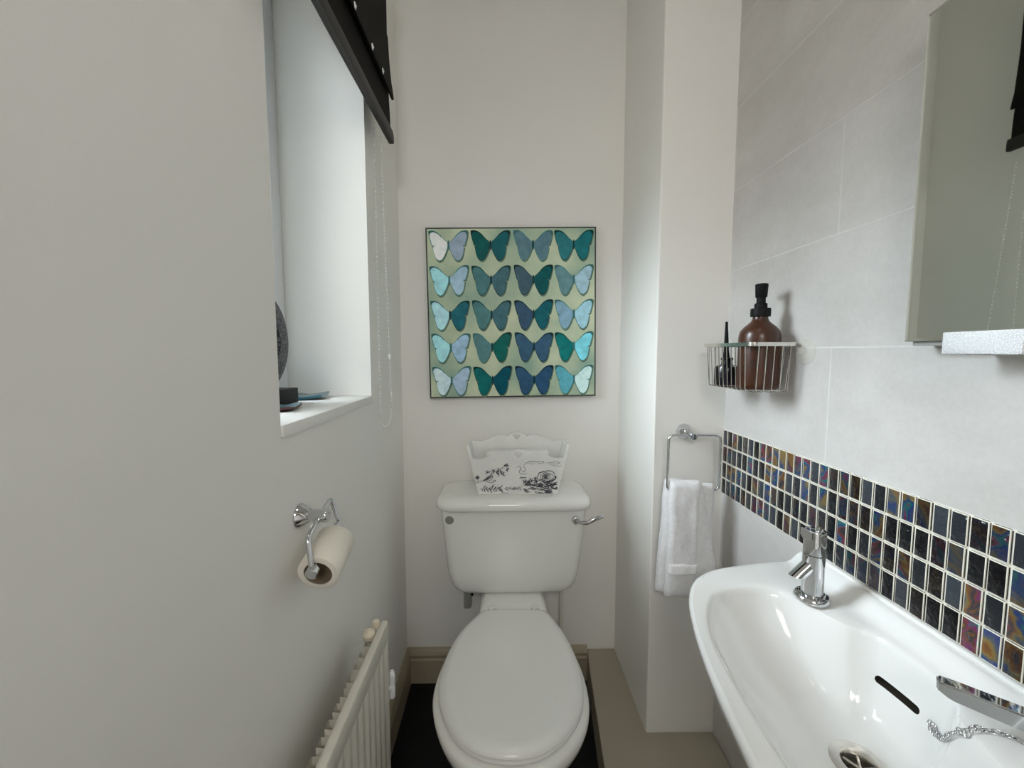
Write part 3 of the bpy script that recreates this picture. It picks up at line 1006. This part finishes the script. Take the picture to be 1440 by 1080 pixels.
lathe(bm, [(.006, 0), (.0075, .003), (.0075, .028), (.006, .032), (.0078, .037), (.0078, .056), (.006, .066), (.004, .068)], (-.267, RY1 + .018, .392), (0, 0, 1), 20)
tube(bm, [(-.275, RY1 - .004, .424), (-.267, RY1 + .018, .424)], .004, 10)
o = obj('valve', bm, FRAME, rad)
o['label'] = 'white valve beyond the radiator end'

# ------------------------------------------------------------------ mirror and its silver bracket
mir = thing('wall_mirror', 'frameless mirror on the tiled right wall', 'mirror', (R, .30, 1.46))
MY0, MY1, MZ0, MZ1 = .02, .579, 1.2345, 1.672
bm = NB()
xf, xk = R - .0375, R - .031
def mring(x, i):
    q = [(MY0 + i, MZ0 + i), (MY1 - i, MZ0 + i), (MY1 - i, MZ1 - i), (MY0 + i, MZ1 - i)]
    return [Vector((x - .0042 * (y - .45), y, z)) for y, z in q]      # hangs very slightly turned to the door
loft(bm, [mring(xf, .0045), mring(xf + .0012, .0004)], cap0=True, cap1=False, mat=0)
loft(bm, [mring(xf + .0012, .0004), mring(xf + .0018, 0), mring(xk, 0)], cap0=False, cap1=True, mat=1)
obj('glass', bm, [MIRROR, MEDGE], mir, flat=True)
for za, zb_ in ((MZ0 - .006, MZ0 + .03), (MZ1 - .05, MZ1 - .02)):
    bm = NB()
    box(bm, xk, R, MY0 + .02, MY1 - .006, za, zb_, bev=.001)
    obj('back_rail', bm, GREYPIPE, mir)
bm = NB()
box(bm, R - .060, R - .0385, .426, .507, 1.2175, 1.2445, bev=.001)
box(bm, R - .040, R, .43, .50, 1.2165, 1.228)
o = obj('bracket', bm, SILVER, mir)
o['label'] = 'sparkling silver block clip at the lower edge'

# ------------------------------------------------------------------ wire basket and its bottles
bk = thing('wire_basket', 'steel wire basket on the tiled wall holding two bottles', 'basket', (.553, .93, 1.13))
bx0, bx1, by0, by1, bzr, bzb = .505, .602, .830, 1.034, 1.236, 1.1385
rimp = [(bx1, by0, bzr), (bx0, by0, bzr), (bx0, by1, bzr), (bx1, by1, bzr)]
bm = NB()
pts = fillet(rimp, .014, 7, True)
n = len(pts)
rings = []
for i in range(n):
    t = (pts[(i + 1) % n] - pts[i - 1]).normalized()
    sd = Vector((t.y, -t.x, 0))
    rings.append([pts[i] + sd * a + Vector((0, 0, b)) for a, b in ((-.0012, -.0040), (.0012, -.0040), (.0012, .0040), (-.0012, .0040))])
RR = [[bm.verts.new(p) for p in r] for r in rings]
for i in range(n):
    for k in range(4):
        bm.faces.new((RR[i][k], RR[i][(k + 1) % 4], RR[(i + 1) % n][(k + 1) % 4], RR[(i + 1) % n][k]))
obj('rim', bm, WIRE, bk)
bm = NB()
wr = .0011
ins = .006
for y in [by0 + .022 + i * .0178 for i in range(10)]:
    yy = y + (.93 - y) * .05
    tube(bm, fillet([(bx0, y, bzr), (bx0 + ins, yy, bzb), (bx1 - ins, yy, bzb), (bx1, y, bzr)], .006, 4), wr, 7)
for x in [bx0 + .016 + i * .0165 for i in range(5)]:
    tube(bm, fillet([(x, by0, bzr), (x, by0 + ins, bzb - .0018), (x, by1 - ins, bzb - .0018), (x, by1, bzr)], .006, 4), wr, 7)
obj('wires', bm, WIRE, bk)
for y in (.828, 1.02):
    bm = NB()
    lathe(bm, [(.0265, .0003), (.027, .0012), (.021, .004), (.008, .008), (.006, .012), (.0045, .013)], (R - .0003, y - .008, 1.222), (-1, 0, 0), 36)
    c = obj('suction_cup', bm, CUP, bk); c['label'] = 'clear plastic suction cup'
    bm = NB()
    tube(bm, [(R - .0125, y - .008, 1.222), (bx1, y - .004, bzr - .002)], .0018, 8)
    obj('hook', bm, WIRE, bk)

so = thing('soap_dispenser', 'amber glass soap bottle with black pump in the wire basket', 'soap dispenser', (.553, .8825, bzb + .0012))
bc = Vector((.5535, .8825, bzb + .0014))
bm = NB()
lathe(bm, [(.028, 0), (.0365, .0015), (.0395, .005), (.0405, .012), (.0405, .108), (.0395, .117), (.0365, .126), (.030, .134), (.023, .1400), (.017, .146), (.0148, .152), (.0148, .160)], bc, (0, 0, 1), 56)
bot = obj('bottle', bm, BROWN, so)
bm = NB()
lathe(bm, [(.0155, .1555), (.0192, .156), (.0194, .158), (.0194, .1715), (.0188, .173), (.0125, .1738), (.0122, .183), (.0088, .185), (.0086, .200)], bc, (0, 0, 1), 36)
obj('collar', bm, BLACKPL, so)
bm = NB()
lathe(bm, [(.0105, .1965), (.0112, .1975), (.0124, .220), (.0128, .2235), (.0110, .225)], bc, (0, 0, 1), 32)
# nozzle turned towards the wall side, away from the room
tube(bm, [bc + Vector((0, 0, .214)), bc + Vector((.018, .022, .213)), bc + Vector((.024, .029, .209))], [.0055, .0048, .0042], 12)
obj('pump_head', bm, BLACKPL, so)
# lettering on the bottle's face
bm = NB()
face = math.atan2(-bc.y, -bc.x)
def lstroke(pts, w):
    c = crom([(a, b, 0) for a, b in pts], 6, False)
    k = len(c)
    P, Q = [], []
    for i, p in enumerate(c):
        t = (c[min(i + 1, k - 1)] - c[max(i - 1, 0)]).normalized()
        nn = Vector((-t.y, t.x, 0))
        ww = w * (.5 + .5 * sin(pi * (i + .5) / k))
        for lst, s in ((P, 1), (Q, -1)):
            q = p + nn * ww * s
            a = face - q.x / .0407 * -1
            lst.append(bm.verts.new(bc + Vector((.0408 * cos(a), .0408 * sin(a), q.y))))
    for i in range(k - 1):
        bm.faces.new((P[i], P[i + 1], Q[i + 1], Q[i]))
def ch(x, z, seq, s=.0175, w=.0016):
    for st in seq:
        lstroke([(x + a * s, z + b * s) for a, b in st], w)
Sg = [[(.30, .36), (.22, .47), (0, .5), (-.24, .40), (-.26, .22), (0, .03), (.26, -.16), (.28, -.36), (.05, -.5), (-.22, -.46), (-.33, -.30)], [(.30, .46), (.30, .22)], [(-.33, -.22), (-.33, -.47)]]
Ig = [[(0, .5), (0, -.5)], [(-.13, .5), (.13, .5)], [(-.13, -.5), (.13, -.5)]]
Ng = [[(-.36, -.5), (-.36, .5)], [(-.36, .5), (.36, -.5)], [(.36, .5), (.36, -.5)]]
ch(-.0085, .054, Sg)
ch(.016, .054, Ig)
ch(-.0075, .090, Ng)
ch(.016, .090, Ig)
o = obj('lettering', bm, BROWNINK, bot, flat=True)

sb = thing('small_bottle', 'small black bottle with a tall thin spike, at the far end of the wire basket', 'bottle', (.543, .985, bzb + .0012))
bc2 = Vector((.541, .985, bzb + .0014))
bm = NB()
lathe(bm, [(.022, 0), (.0265, .0015), (.0275, .005), (.0275, .040), (.0255, .0455), (.018, .0485), (.0125, .0505), (.0118, .060), (.0135, .061), (.0135, .066), (.0118, .067)], bc2, (0, 0, 1), 40)
obj('bottle', bm, BLACKGL, sb)
bm = NB()
lathe(bm, [(.0082, .06), (.0078, .070), (.0062, .080), (.0035, .135), (.0026, .1525)], bc2, (-.03, 0, 1), 18)
obj('spike', bm, BLACKPL, sb)

# ------------------------------------------------------------------ towel ring and towel
tr = thing('towel_ring', 'square chrome towel ring on the white boxing beside the mosaic', 'towel ring', (.497, E, 1.004))
bm = NB(); lathe(bm, [(.0215, .0003), (.0225, .002), (.0215, .005), (.014, .018), (.0108, .024)], (.497, E, 1.002), (0, -1, 0), 36); obj('rosette', bm, CHROME, tr)
bm = NB(); lathe(bm, [(.0095, .022), (.0095, .048), (.0108, .050), (.0108, .062), (.0095, .064)], (.497, E, 1.002), (0, -1, 0), 30); obj('post', bm, CHROME, tr)
yt = E - .055
bm = NB()
tube(bm, fillet([(.4335, yt, 1.003), (.571, yt, 1.003), (.571, yt, .8555), (.4335, yt, .8555)], .016, 8, True), .0035, 12, closed=True)
obj('ring', bm, CHROME, tr)

tw = thing('hand_towel', 'folded white terry hand towel hanging over the chrome towel ring', 'towel', (.49, yt, .58))
def tslab(bm, x0b, x1b, x0t, x1t, y0, y1, z0, z1, seed, bow=0, nz=44):
    rings = []
    for i in range(nz + 1):
        t = i / nz
        z = z0 + (z1 - z0) * t
        cx0 = x0b + (x0t - x0b) * t ** .8
        cx1 = x1b + (x1t - x1b) * t
        f = 1.0
        e = min(t, 1 - t) * nz
        if t > .93:
            f = math.sqrt(max(.02, 1 - ((t - .93) / .07) ** 2))
        elif t < .03:
            f = .55 + .45 * (t / .03)
        hw, hd = (cx1 - cx0) / 2, (y1 - y0) / 2 * f * (1 + .25 * (1 - t))
        hw *= (.90 + .10 * f)
        ring = rrect((cx0 + cx1) / 2, (y0 + y1) / 2 - bow * (1 - t), hw, hd, min(hd * .95, .014), z, 6)
        # resample more points along the long sides
        r2 = []
        for a, b in zip(ring, ring[1:] + ring[:1]):
            k = max(1, int((b - a).length / .004)) if (b - a).length > .006 else 1
            k = 12 if (b - a).length > .02 else (3 if (b - a).length > .008 else 1)
            r2.append((a, b, k))
        rings.append(ring)
    R_ = []
    for ring in rings:
        out = []
        m = len(ring)
        for i2 in range(m):
            a, b = ring[i2], ring[(i2 + 1) % m]
            out.append(a)
            if i2 % 7 == 6:
                kk = 14 if (i2 // 7) % 2 == 0 else 4
                for q in range(1, kk):
                    out.append(a.lerp(b, q / kk))
        R_.append(out)
    c = Vector(((x0b + x1b) / 2, (y0 + y1) / 2, 0))
    for ring in R_:
        for v in ring:
            d = noise.noise(Vector((v.x * 38, v.y * 20, v.z * 22 + seed))) * .0035 + noise.noise(Vector((v.x * 260, v.y * 260, v.z * 260 + seed))) * .0010
            sgn = -1 if v.y < (y0 + y1) / 2 else 1
            v.y += d * sgn
            v.x += noise.noise(Vector((seed, v.z * 26, 2))) * .0022
            v.z += noise.noise(Vector((v.x * 40, seed, 5))) * .0025
    loft(bm, R_)
bm = NB()
tslab(bm, .425, .503, .434, .512, yt - .030, yt - .001, .579, .888, 1, .006)
tslab(bm, .413, .470, .431, .480, yt - .004, yt + .028, .574, .884, 7)
tslab(bm, .488, .566, .494, .522, yt - .022, yt + .002, .615, .876, 13, .006)
tslab(bm, .495, .553, .500, .558, yt - .013, yt + .024, .665, .872, 19)
obj('terry_folds', bm, TERRY, tw, angle=80)
bm = NB()
tslab(bm, .4255, .504, .4275, .506, yt - .0405, yt - .020, .648, .672, 3, .0035, 10)
obj('woven_band', bm, BANDM, tw, angle=60)

# ------------------------------------------------------------------ wash basin
wb = thing('wash_basin', 'white oblong wall-hung basin below the dark mosaic band', 'basin', (.45, .47, .62))
def radial(poly, C, N):
    P = [Vector((p[0], p[1])) for p in poly]
    out = []
    for i in range(N):
        a = 2 * pi * i / N
        d = Vector((cos(a), sin(a)))
        best = 0
        for k in range(len(P)):
            p, q = P[k], P[(k + 1) % len(P)]
            e = q - p
            den = d.x * e.y - d.y * e.x
            if abs(den) < 1e-12:
                continue
            w = p - C
            t = (w.x * e.y - w.y * e.x) / den
            u = (w.x * d.y - w.y * d.x) / den
            if t > 0 and -1e-9 <= u <= 1 + 1e-9:
                best = max(best, t)
        out.append(C + d * best)
    return out
C = Vector((.44, .47))
NA = 216
WXB = R - .0036
outer_c = [(.555, .789), (.512, .785), (.462, .776), (.404, .7605), (.354, .727), (.319, .672), (.2935, .598), (.277, .531), (.266, .472), (.2585, .42), (.2535, .381), (.2535, .34), (.262, .29), (.285, .24), (.33, .20), (.40, .175), (.50, .165), (.56, .163)]
oc = [(p.x, p.y) for p in crom([(a, b, 0) for a, b in outer_c], 8, False)]
outer = oc + [(WXB, .163), (WXB, .789)]
bowl_c = [(.514, .640), (.500, .672), (.476, .692), (.436, .699), (.380, .684), (.339, .638), (.311, .573), (.299, .506), (.293, .442), (.292, .392), (.297, .33), (.32, .28), (.37, .25), (.44, .245), (.48, .275), (.505, .335), (.512, .385), (.522, .425), (.540, .446), (.556, .465), (.562, .50), (.562, .535), (.558, .568), (.546, .585), (.530, .600)]
bowl = [(p.x, p.y) for p in crom([(a, b, 0) for a, b in bowl_c], 8)]
RO = radial(outer, C, NA)
RB = radial(bowl, C, NA)
DR = Vector((.466, .487))
def sm(a, b, x):
    t = max(0, min(1, (x - a) / (b - a)))
    return t * t * (3 - 2 * t)
def upz(p):
    return .022 * sm(.568, .598, p.x)
rings = []
CU = Vector((.50, .47))
for k, z in ((.22, .610), (.45, .622), (.66, .655), (.80, .695), (.90, .735), (.96, .765), (.99, .783)):
    rings.append([Vector((min(WXB, CU.x + (p.x - CU.x) * k if p.x < WXB - .002 else WXB), CU.y + (p.y - CU.y) * k, z)) for p in RO])
rings.append([Vector((p.x, p.y, .7915 + upz(p) * .6)) for p in RO])
def inset(P, d):
    out = []
    n = len(P)
    for i in range(n):
        t = (P[(i + 1) % n] - P[i - 1]).normalized()
        q = P[i] + Vector((-t.y, t.x)) * d
        out.append(q)
    return out
for d, z in ((.0006, .7955), (.0022, .7988), (.005, .8010), (.010, .8022)):
    rings.append([Vector((p.x if o.x < WXB - .001 else WXB - min(d, .002), p.y, z + upz(o if o.x < WXB - .001 else o))) for p, o in zip(inset(RO, d), RO)])
# deck: from rim to bowl edge
for t in (.2, .35, .5, .65, .8, .92):
    rr = []
    for a, b in zip(RO, RB):
        q = a.lerp(b, t)
        rr.append(Vector((q.x, q.y, .8026 - .0035 * t ** 3 + upz(q))))
    rings.append(rr)
ZBOT = .683
def bowlz(t, p):
    back = sm(.47, .56, p.x)
    side = sm(.60, .69, p.y)
    front = sm(.36, .30, p.x)
    pw = 2.3 + 1.9 * back + .8 * side + .3 * front
    s = 1 - (1 - t) ** pw
    return .7975 - (.7975 - ZBOT) * s
for t in (0.0, .02, .045, .08, .12, .17, .23, .30, .38, .47, .57, .67, .77, .86, .93):
    rr = []
    for b in RB:
        a = math.atan2(b.y - C.y, b.x - C.x)
        dp = DR + Vector((cos(a), sin(a))) * .0285
        q = b.lerp(dp, t)
        zz = bowlz(t, b) + upz(q) * .25 * (1 - t)
        rr.append(Vector((q.x, q.y, zz)))
    rings.append(rr)
rr = []
for b in RB:
    a = math.atan2(b.y - C.y, b.x - C.x)
    rr.append(Vector((DR.x + .0285 * cos(a), DR.y + .0285 * sin(a), ZBOT - .001)))
rings.append(rr)
rings.append([Vector((v.x, v.y, ZBOT - .026)) for v in rr])
bm = NB()
loft(bm, rings)
bmesh.ops.smooth_vert(bm, verts=[v for v in bm.verts if v.co.z > .70 and v.co.x < WXB - .03 and v.co.z < .8015], factor=.4, use_axis_x=True, use_axis_y=True, use_axis_z=True)
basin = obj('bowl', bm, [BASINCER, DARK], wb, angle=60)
# overflow slot cut through the back of the bowl, its shade painted inside
bc3 = NB()
sl = []
ys0, ys1, zz0, hh = .505, .555, .7425, .0052
for k in range(13):
    a = pi / 2 + pi * k / 12
    sl.append((ys0 + hh * cos(a), zz0 + hh * sin(a)))
for k in range(13):
    a = -pi / 2 + pi * k / 12
    sl.append((ys1 + hh * cos(a), zz0 + hh * sin(a)))
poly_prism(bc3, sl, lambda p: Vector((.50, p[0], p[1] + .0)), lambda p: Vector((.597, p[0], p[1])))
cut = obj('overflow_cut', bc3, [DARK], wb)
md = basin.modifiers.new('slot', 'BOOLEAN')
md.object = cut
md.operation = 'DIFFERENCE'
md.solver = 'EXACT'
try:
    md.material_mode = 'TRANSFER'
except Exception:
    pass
bpy.context.view_layer.update()
dg = bpy.context.evaluated_depsgraph_get()
nm = bpy.data.meshes.new_from_object(basin.evaluated_get(dg))
basin.modifiers.clear()
basin.data = nm
bpy.data.objects.remove(cut, do_unlink=True)
nm.set_sharp_from_angle(angle=radians(50))
# drain
bm = NB()
lathe(bm, [(.0205, -.022), (.0205, -.002), (.0225, .0012), (.030, .0016), (.0335, .0008), (.034, -.0015), (.034, -.004)], (DR.x, DR.y, ZBOT + .001), (0, 0, 1), 48, cap0=False, cap1=False)
dr = obj('drain', bm, SCUFFED, wb); dr['label'] = 'scuffed metal drain ring'
bm = NB()
lathe(bm, [(.0225, -.022), (.0225, -.0215)], (DR.x, DR.y, ZBOT + .001), (0, 0, 1), 32)
obj('waste_dark_disc', bm, DARK, dr)  # dark disc painted in place of the shaded waste depth
bm = NB()
for a in (0, pi / 3, 2 * pi / 3):
    tube(bm, [(DR.x + .0195 * cos(a), DR.y + .0195 * sin(a), ZBOT - .006), (DR.x - .0195 * cos(a), DR.y - .0195 * sin(a), ZBOT - .006)], .0016, 8)
obj('grid', bm, SCUFFED, dr)
bm = NB()
lathe(bm, [(.0185, 0), (.0185, .14)], (.50, .47, .48), (0, 0, 1), 24)
lathe(bm, [(.030, -.06), (.034, -.05), (.034, 0), (.020, .01)], (.50, .47, .48), (0, 0, 1), 24)
tube(bm, [(.50, .47, .47), (R, .47, .47)], .016, 16)
obj('waste_trap', bm, FRAME, wb)
bm = NB()
tube(bm, [(R - .004, .785, .8255), (R - .004, .5, .8265), (R - .004, .17, .8255)], .0038, 8)
obj('sealant_bead', bm, SEALANT, wb)

# taps
def tap(name, label, bx_, by_, bz_, adir, drop, sl_len):
    t = thing(name, label, 'tap', (bx_, by_, bz_))
    O = Vector((bx_, by_, bz_))
    bm = NB()
    lathe(bm, [(.0262, 0), (.0268, .0015), (.0262, .0055), (.0235, .0085), (.0185, .0095)], O, (0, 0, 1), 44)
    obj('base_flange', bm, CHROME, t)
    bm = NB()
    lathe(bm, [(.0160, .008), (.0160, .0775), (.0152, .0785)], O, (0, 0, 1), 40)
    obj('body', bm, CHROME, t)
    bm = NB()
    lathe(bm, [(.0152, .0790), (.0160, .0800), (.0162, .118), (.0155, .1195), (.012, .1200)], O, (0, 0, 1), 40)
    h = obj('handle', bm, CHROME, t)
    bm = NB()
    d = Vector((cos(adir), sin(adir), 0))
    s = Vector((-d.y, d.x, 0))
    # scooped grip plate on the handle's face
    pl = [O + d * .0140 + s * a + Vector((0, 0, b)) for a, b in ((-.0125, .1205), (.0125, .1205), (.0125, .109), (.006, .1035), (-.006, .1035), (-.0125, .109))]
    loft(bm, [pl, [p + d * .0026 + Vector((0, 0, -.0006)) for p in pl]])
    bmesh.ops.bevel(bm, geom=bm.edges[:], offset=.0006, segments=2, affect='EDGES')
    tube(bm, [O + Vector((0, 0, .1195)) - d * .002 + s * .003, O + Vector((0, 0, .1265)) - d * .003 + s * .003], .0032, 12)
    obj('grip', bm, CHROME, h)
    bm = NB()
    ax = (d * cos(drop) + Vector((0, 0, -sin(drop))))
    st = O + Vector((0, 0, .0655)) - ax * .004
    r = .0115
    rings = []
    for q in (0, .3, .6, .85):
        rings.append((st + ax * sl_len * q, 0))
    upv = (Vector((0, 0, 1)) - ax * ax.z).normalized()
    seg = 28
    RR = []
    for (p, _) in rings:
        RR.append([p + upv * r * cos(2 * pi * k / seg) + s * r * sin(2 * pi * k / seg) for k in range(seg)])
    # outlet cut level
    last = []
    for k in range(seg):
        c_ = r * cos(2 * pi * k / seg)
        p = st + upv * c_ + s * r * sin(2 * pi * k / seg)
        ln = sl_len + c_ * (upv.z / max(.3, -ax.z)) * .8 if -ax.z > .3 else sl_len + c_ * .5
        last.append(p + ax * ln)
    RR.append(last)
    loft(bm, RR)
    o = obj('spout', bm, CHROME, t, angle=40)
    return t
tap('basin_tap', 'chrome tap with a short angled spout at the far end of the basin', .5245, .660, .8022, radians(183), radians(42), .040)
# the near tap: only its flat lever reaches into view
ht = thing('basin_tap', 'chrome tap with flat bar spout, cut off by the right edge of the picture', 'tap', (.562, .368, .8025))
O = Vector((.562, .368, .8025))
bm = NB(); lathe(bm, [(.0185, 0), (.019, .0015), (.0185, .0055), (.0160, .0085)], O, (0, 0, 1), 44); obj('base_flange', bm, CHROME, ht)
bm = NB(); lathe(bm, [(.0150, .006), (.0150, .075), (.014, .076)], O, (0, 0, 1), 40); obj('body', bm, CHROME, ht)
bm = NB(); lathe(bm, [(.014, .0765), (.015, .0775), (.0152, .114), (.012, .116)], O, (0, 0, 1), 40); obj('handle', bm, CHROME, ht)
bm = NB()
p0, p1 = Vector((.4985, .436, .8405)), Vector((.562, .370, .8390))
d = (p1 - p0).normalized(); s = Vector((-d.y, d.x, 0)).normalized()
def sect(p, h0, h1, w):
    return [p + s * w + Vector((0, 0, h0)), p + s * w + Vector((0, 0, h1)), p - s * w + Vector((0, 0, h1)), p - s * w + Vector((0, 0, h0))]
loft(bm, [sect(p0, -.0035, .0062, .0075), sect(p0 + d * .012, -.0095, .0070, .0085), sect(p1, -.0115, .0080, .0095)])
bmesh.ops.bevel(bm, geom=bm.edges[:], offset=.0016, segments=3, affect='EDGES')
obj('spout', bm, CHROME, ht)

# plug chain lying on the basin: links follow the basin's surface
from mathutils.bvhtree import BVHTree
bmt = NB(); bmt.from_mesh(basin.data)
tree = BVHTree.FromBMesh(bmt)
org = ORG[basin.name]
def surf(x, y):
    h = tree.ray_cast(Vector((x, y, 1.0)) - org, Vector((0, 0, -1)))
    return Vector((x, y, (h[0] + org).z)), h[1]
bm = NB()
def link(c, ang, rl, rw, wr_, tilt, nrm):
    q = Vector((0, 0, 1)).rotation_difference(nrm)
    n = 18
    pts = []
    for k in range(n):
        t = 2 * pi * k / n
        v = Vector((rl * cos(t), rw * sin(t), 0))
        v = Matrix.Rotation(tilt, 3, 'X') @ v
        v = Matrix.Rotation(ang, 3, 'Z') @ v
        pts.append(c + q @ v)
    tube(bm, pts, wr_, 7, closed=True)
rl = random.Random(3)
def along(pts, step):
    c = crom(pts, 40, False)
    out, acc = [c[0]], 0
    for p, q in zip(c[:-1], c[1:]):
        acc += (q - p).length
        if acc >= step:
            acc = 0
            out.append(q)
    return out
def lay_on(p):
    h = tree.find_nearest(p - org)
    return h[0] + org, h[1]
bunch = [(.5499, .478, .7439), (.5477, .473, .7392), (.5423, .460, .7447), (.5266, .4383, .7705), (.5212, .4258, .7883), (.519, .4172, .7945), (.5265, .4175, .7995), (.532, .4145, .800)]
pts_ = along(bunch, .0060)
for i, p in enumerate(pts_):
    q, nrm = lay_on(p)
    link(q + nrm * .0022 + Vector((0, 0, .0004 * (i % 2))), rl.uniform(0, 3.1), .0043, .0037, .0007, rl.uniform(-.5, .5), nrm)
    if i < 3:
        link(q + nrm * .0034 + Vector((0, .002, .001)), rl.uniform(0, 3.1), .0041, .0035, .0007, rl.uniform(-.5, .5), nrm)
pts_ = along([(.532, .4145, .800), (.5415, .4108, .801), (.5502, .405, .8016), (.556, .3987, .802), (.559, .390, .802)], .0078)
for i, (p, p2) in enumerate(zip(pts_[:-1], pts_[1:])):
    q, nrm = lay_on((p + p2) / 2)
    link(q + nrm * .0022, math.atan2(p2.y - p.y, p2.x - p.x) + rl.uniform(-.1, .1), .0056, .0025, .00065, .7 if i % 2 else -.15, nrm)
bmt.free()
tag(obj('plug_chain', bm, CHROME, None, (.52, .43, .79), angle=80), 'silver plug chain of small links lying bunched on the basin', 'chain')

# ------------------------------------------------------------------ light
w = bpy.data.worlds.new('overcast_sky')
S.world = w
w.use_nodes = True
nt = w.node_tree
bg = nt.nodes['Background']
tc = nt.nodes.new('ShaderNodeTexCoord')
sx = nt.nodes.new('ShaderNodeSeparateXYZ')
nt.links.new(tc.outputs['Generated'], sx.inputs[0])
rp = nt.nodes.new('ShaderNodeValToRGB')
e = rp.color_ramp.elements
e[0].position, e[0].color = .49, (.10, .095, .085, 1)
e[1].position, e[1].color = 1.0, (.17, .19, .20, 1)
for p_, k_ in ((.54, .2), (.60, .35), (.67, .8), (.75, 1.0), (.84, .85), (.93, .35)):
    x = e.new(p_)
    x.color = (.88 * k_, .935 * k_, 1.0 * k_, 1)
mr = nt.nodes.new('ShaderNodeMapRange')
mr.inputs['From Min'].default_value = -1
nt.links.new(sx.outputs['Z'], mr.inputs['Value'])
nt.links.new(mr.outputs['Result'], rp.inputs['Fac'])
# invented falloff: sky dimmed towards one side to tone down the window jamb
mr2 = nt.nodes.new('ShaderNodeMapRange')
mr2.inputs['From Min'].default_value = -.65
mr2.inputs['From Max'].default_value = .15
mr2.inputs['To Min'].default_value = .22
nt.links.new(sx.outputs['Y'], mr2.inputs['Value'])
vm = nt.nodes.new('ShaderNodeVectorMath')
vm.operation = 'SCALE'
nt.links.new(rp.outputs['Color'], vm.inputs[0])
nt.links.new(mr2.outputs['Result'], vm.inputs['Scale'])
nt.links.new(vm.outputs['Vector'], bg.inputs['Color'])
bg.inputs['Strength'].default_value = 48.0

def area(name, loc, size, power, color, rot=(0, 0, 0), portal=False):
    l = bpy.data.lights.new(name, 'AREA')
    l.shape = 'RECTANGLE'
    l.size, l.size_y = size
    l.energy = power
    l.color = color
    o = bpy.data.objects.new(name, l)
    COL.objects.link(o)
    o.location = loc
    o.rotation_euler = rot
    if portal:
        l.cycles.is_portal = True
    return o
area('window_daylight_portal', (WX - .07, (WY0 + WY1) / 2, (WZ0 + WZ1) / 2), (1.0, .44), 1, (1, 1, 1), (0, radians(-90), 0), True)
area('added_hall_fill', (-.05, -.85, 1.80), (.45, .35), 7.2, (1.0, .985, .955), (radians(72), 0, 0))  # fill light added behind the camera, no such lamp known

# ------------------------------------------------------------------ camera and view
cam = bpy.data.cameras.new('camera')
co = bpy.data.objects.new('camera', cam)
COL.objects.link(co)
co.location = (0, 0, 1.22)
cam.sensor_fit = 'HORIZONTAL'
cam.sensor_width = 36
cam.lens = 36 * 580 / 1440
cam.clip_start = .01
co.rotation_euler = (radians(90 - 4.4365), 0, radians(-1.2802))
S.camera = co
vs_ = S.view_settings
vs_.view_transform = 'Standard'
vs_.look = 'None'
vs_.gamma = 1
vs_.use_curve_mapping = False
vs_.exposure = 0.0
S.cycles.max_bounces = 12
S.cycles.diffuse_bounces = 8
S.cycles.sample_clamp_indirect = 6
area('added_ceiling_fill', (.1, .25, TOP - .03), (.22, .22), 1.3, (1.0, .93, .85))  # unseen warm light added overhead to lift the ambient
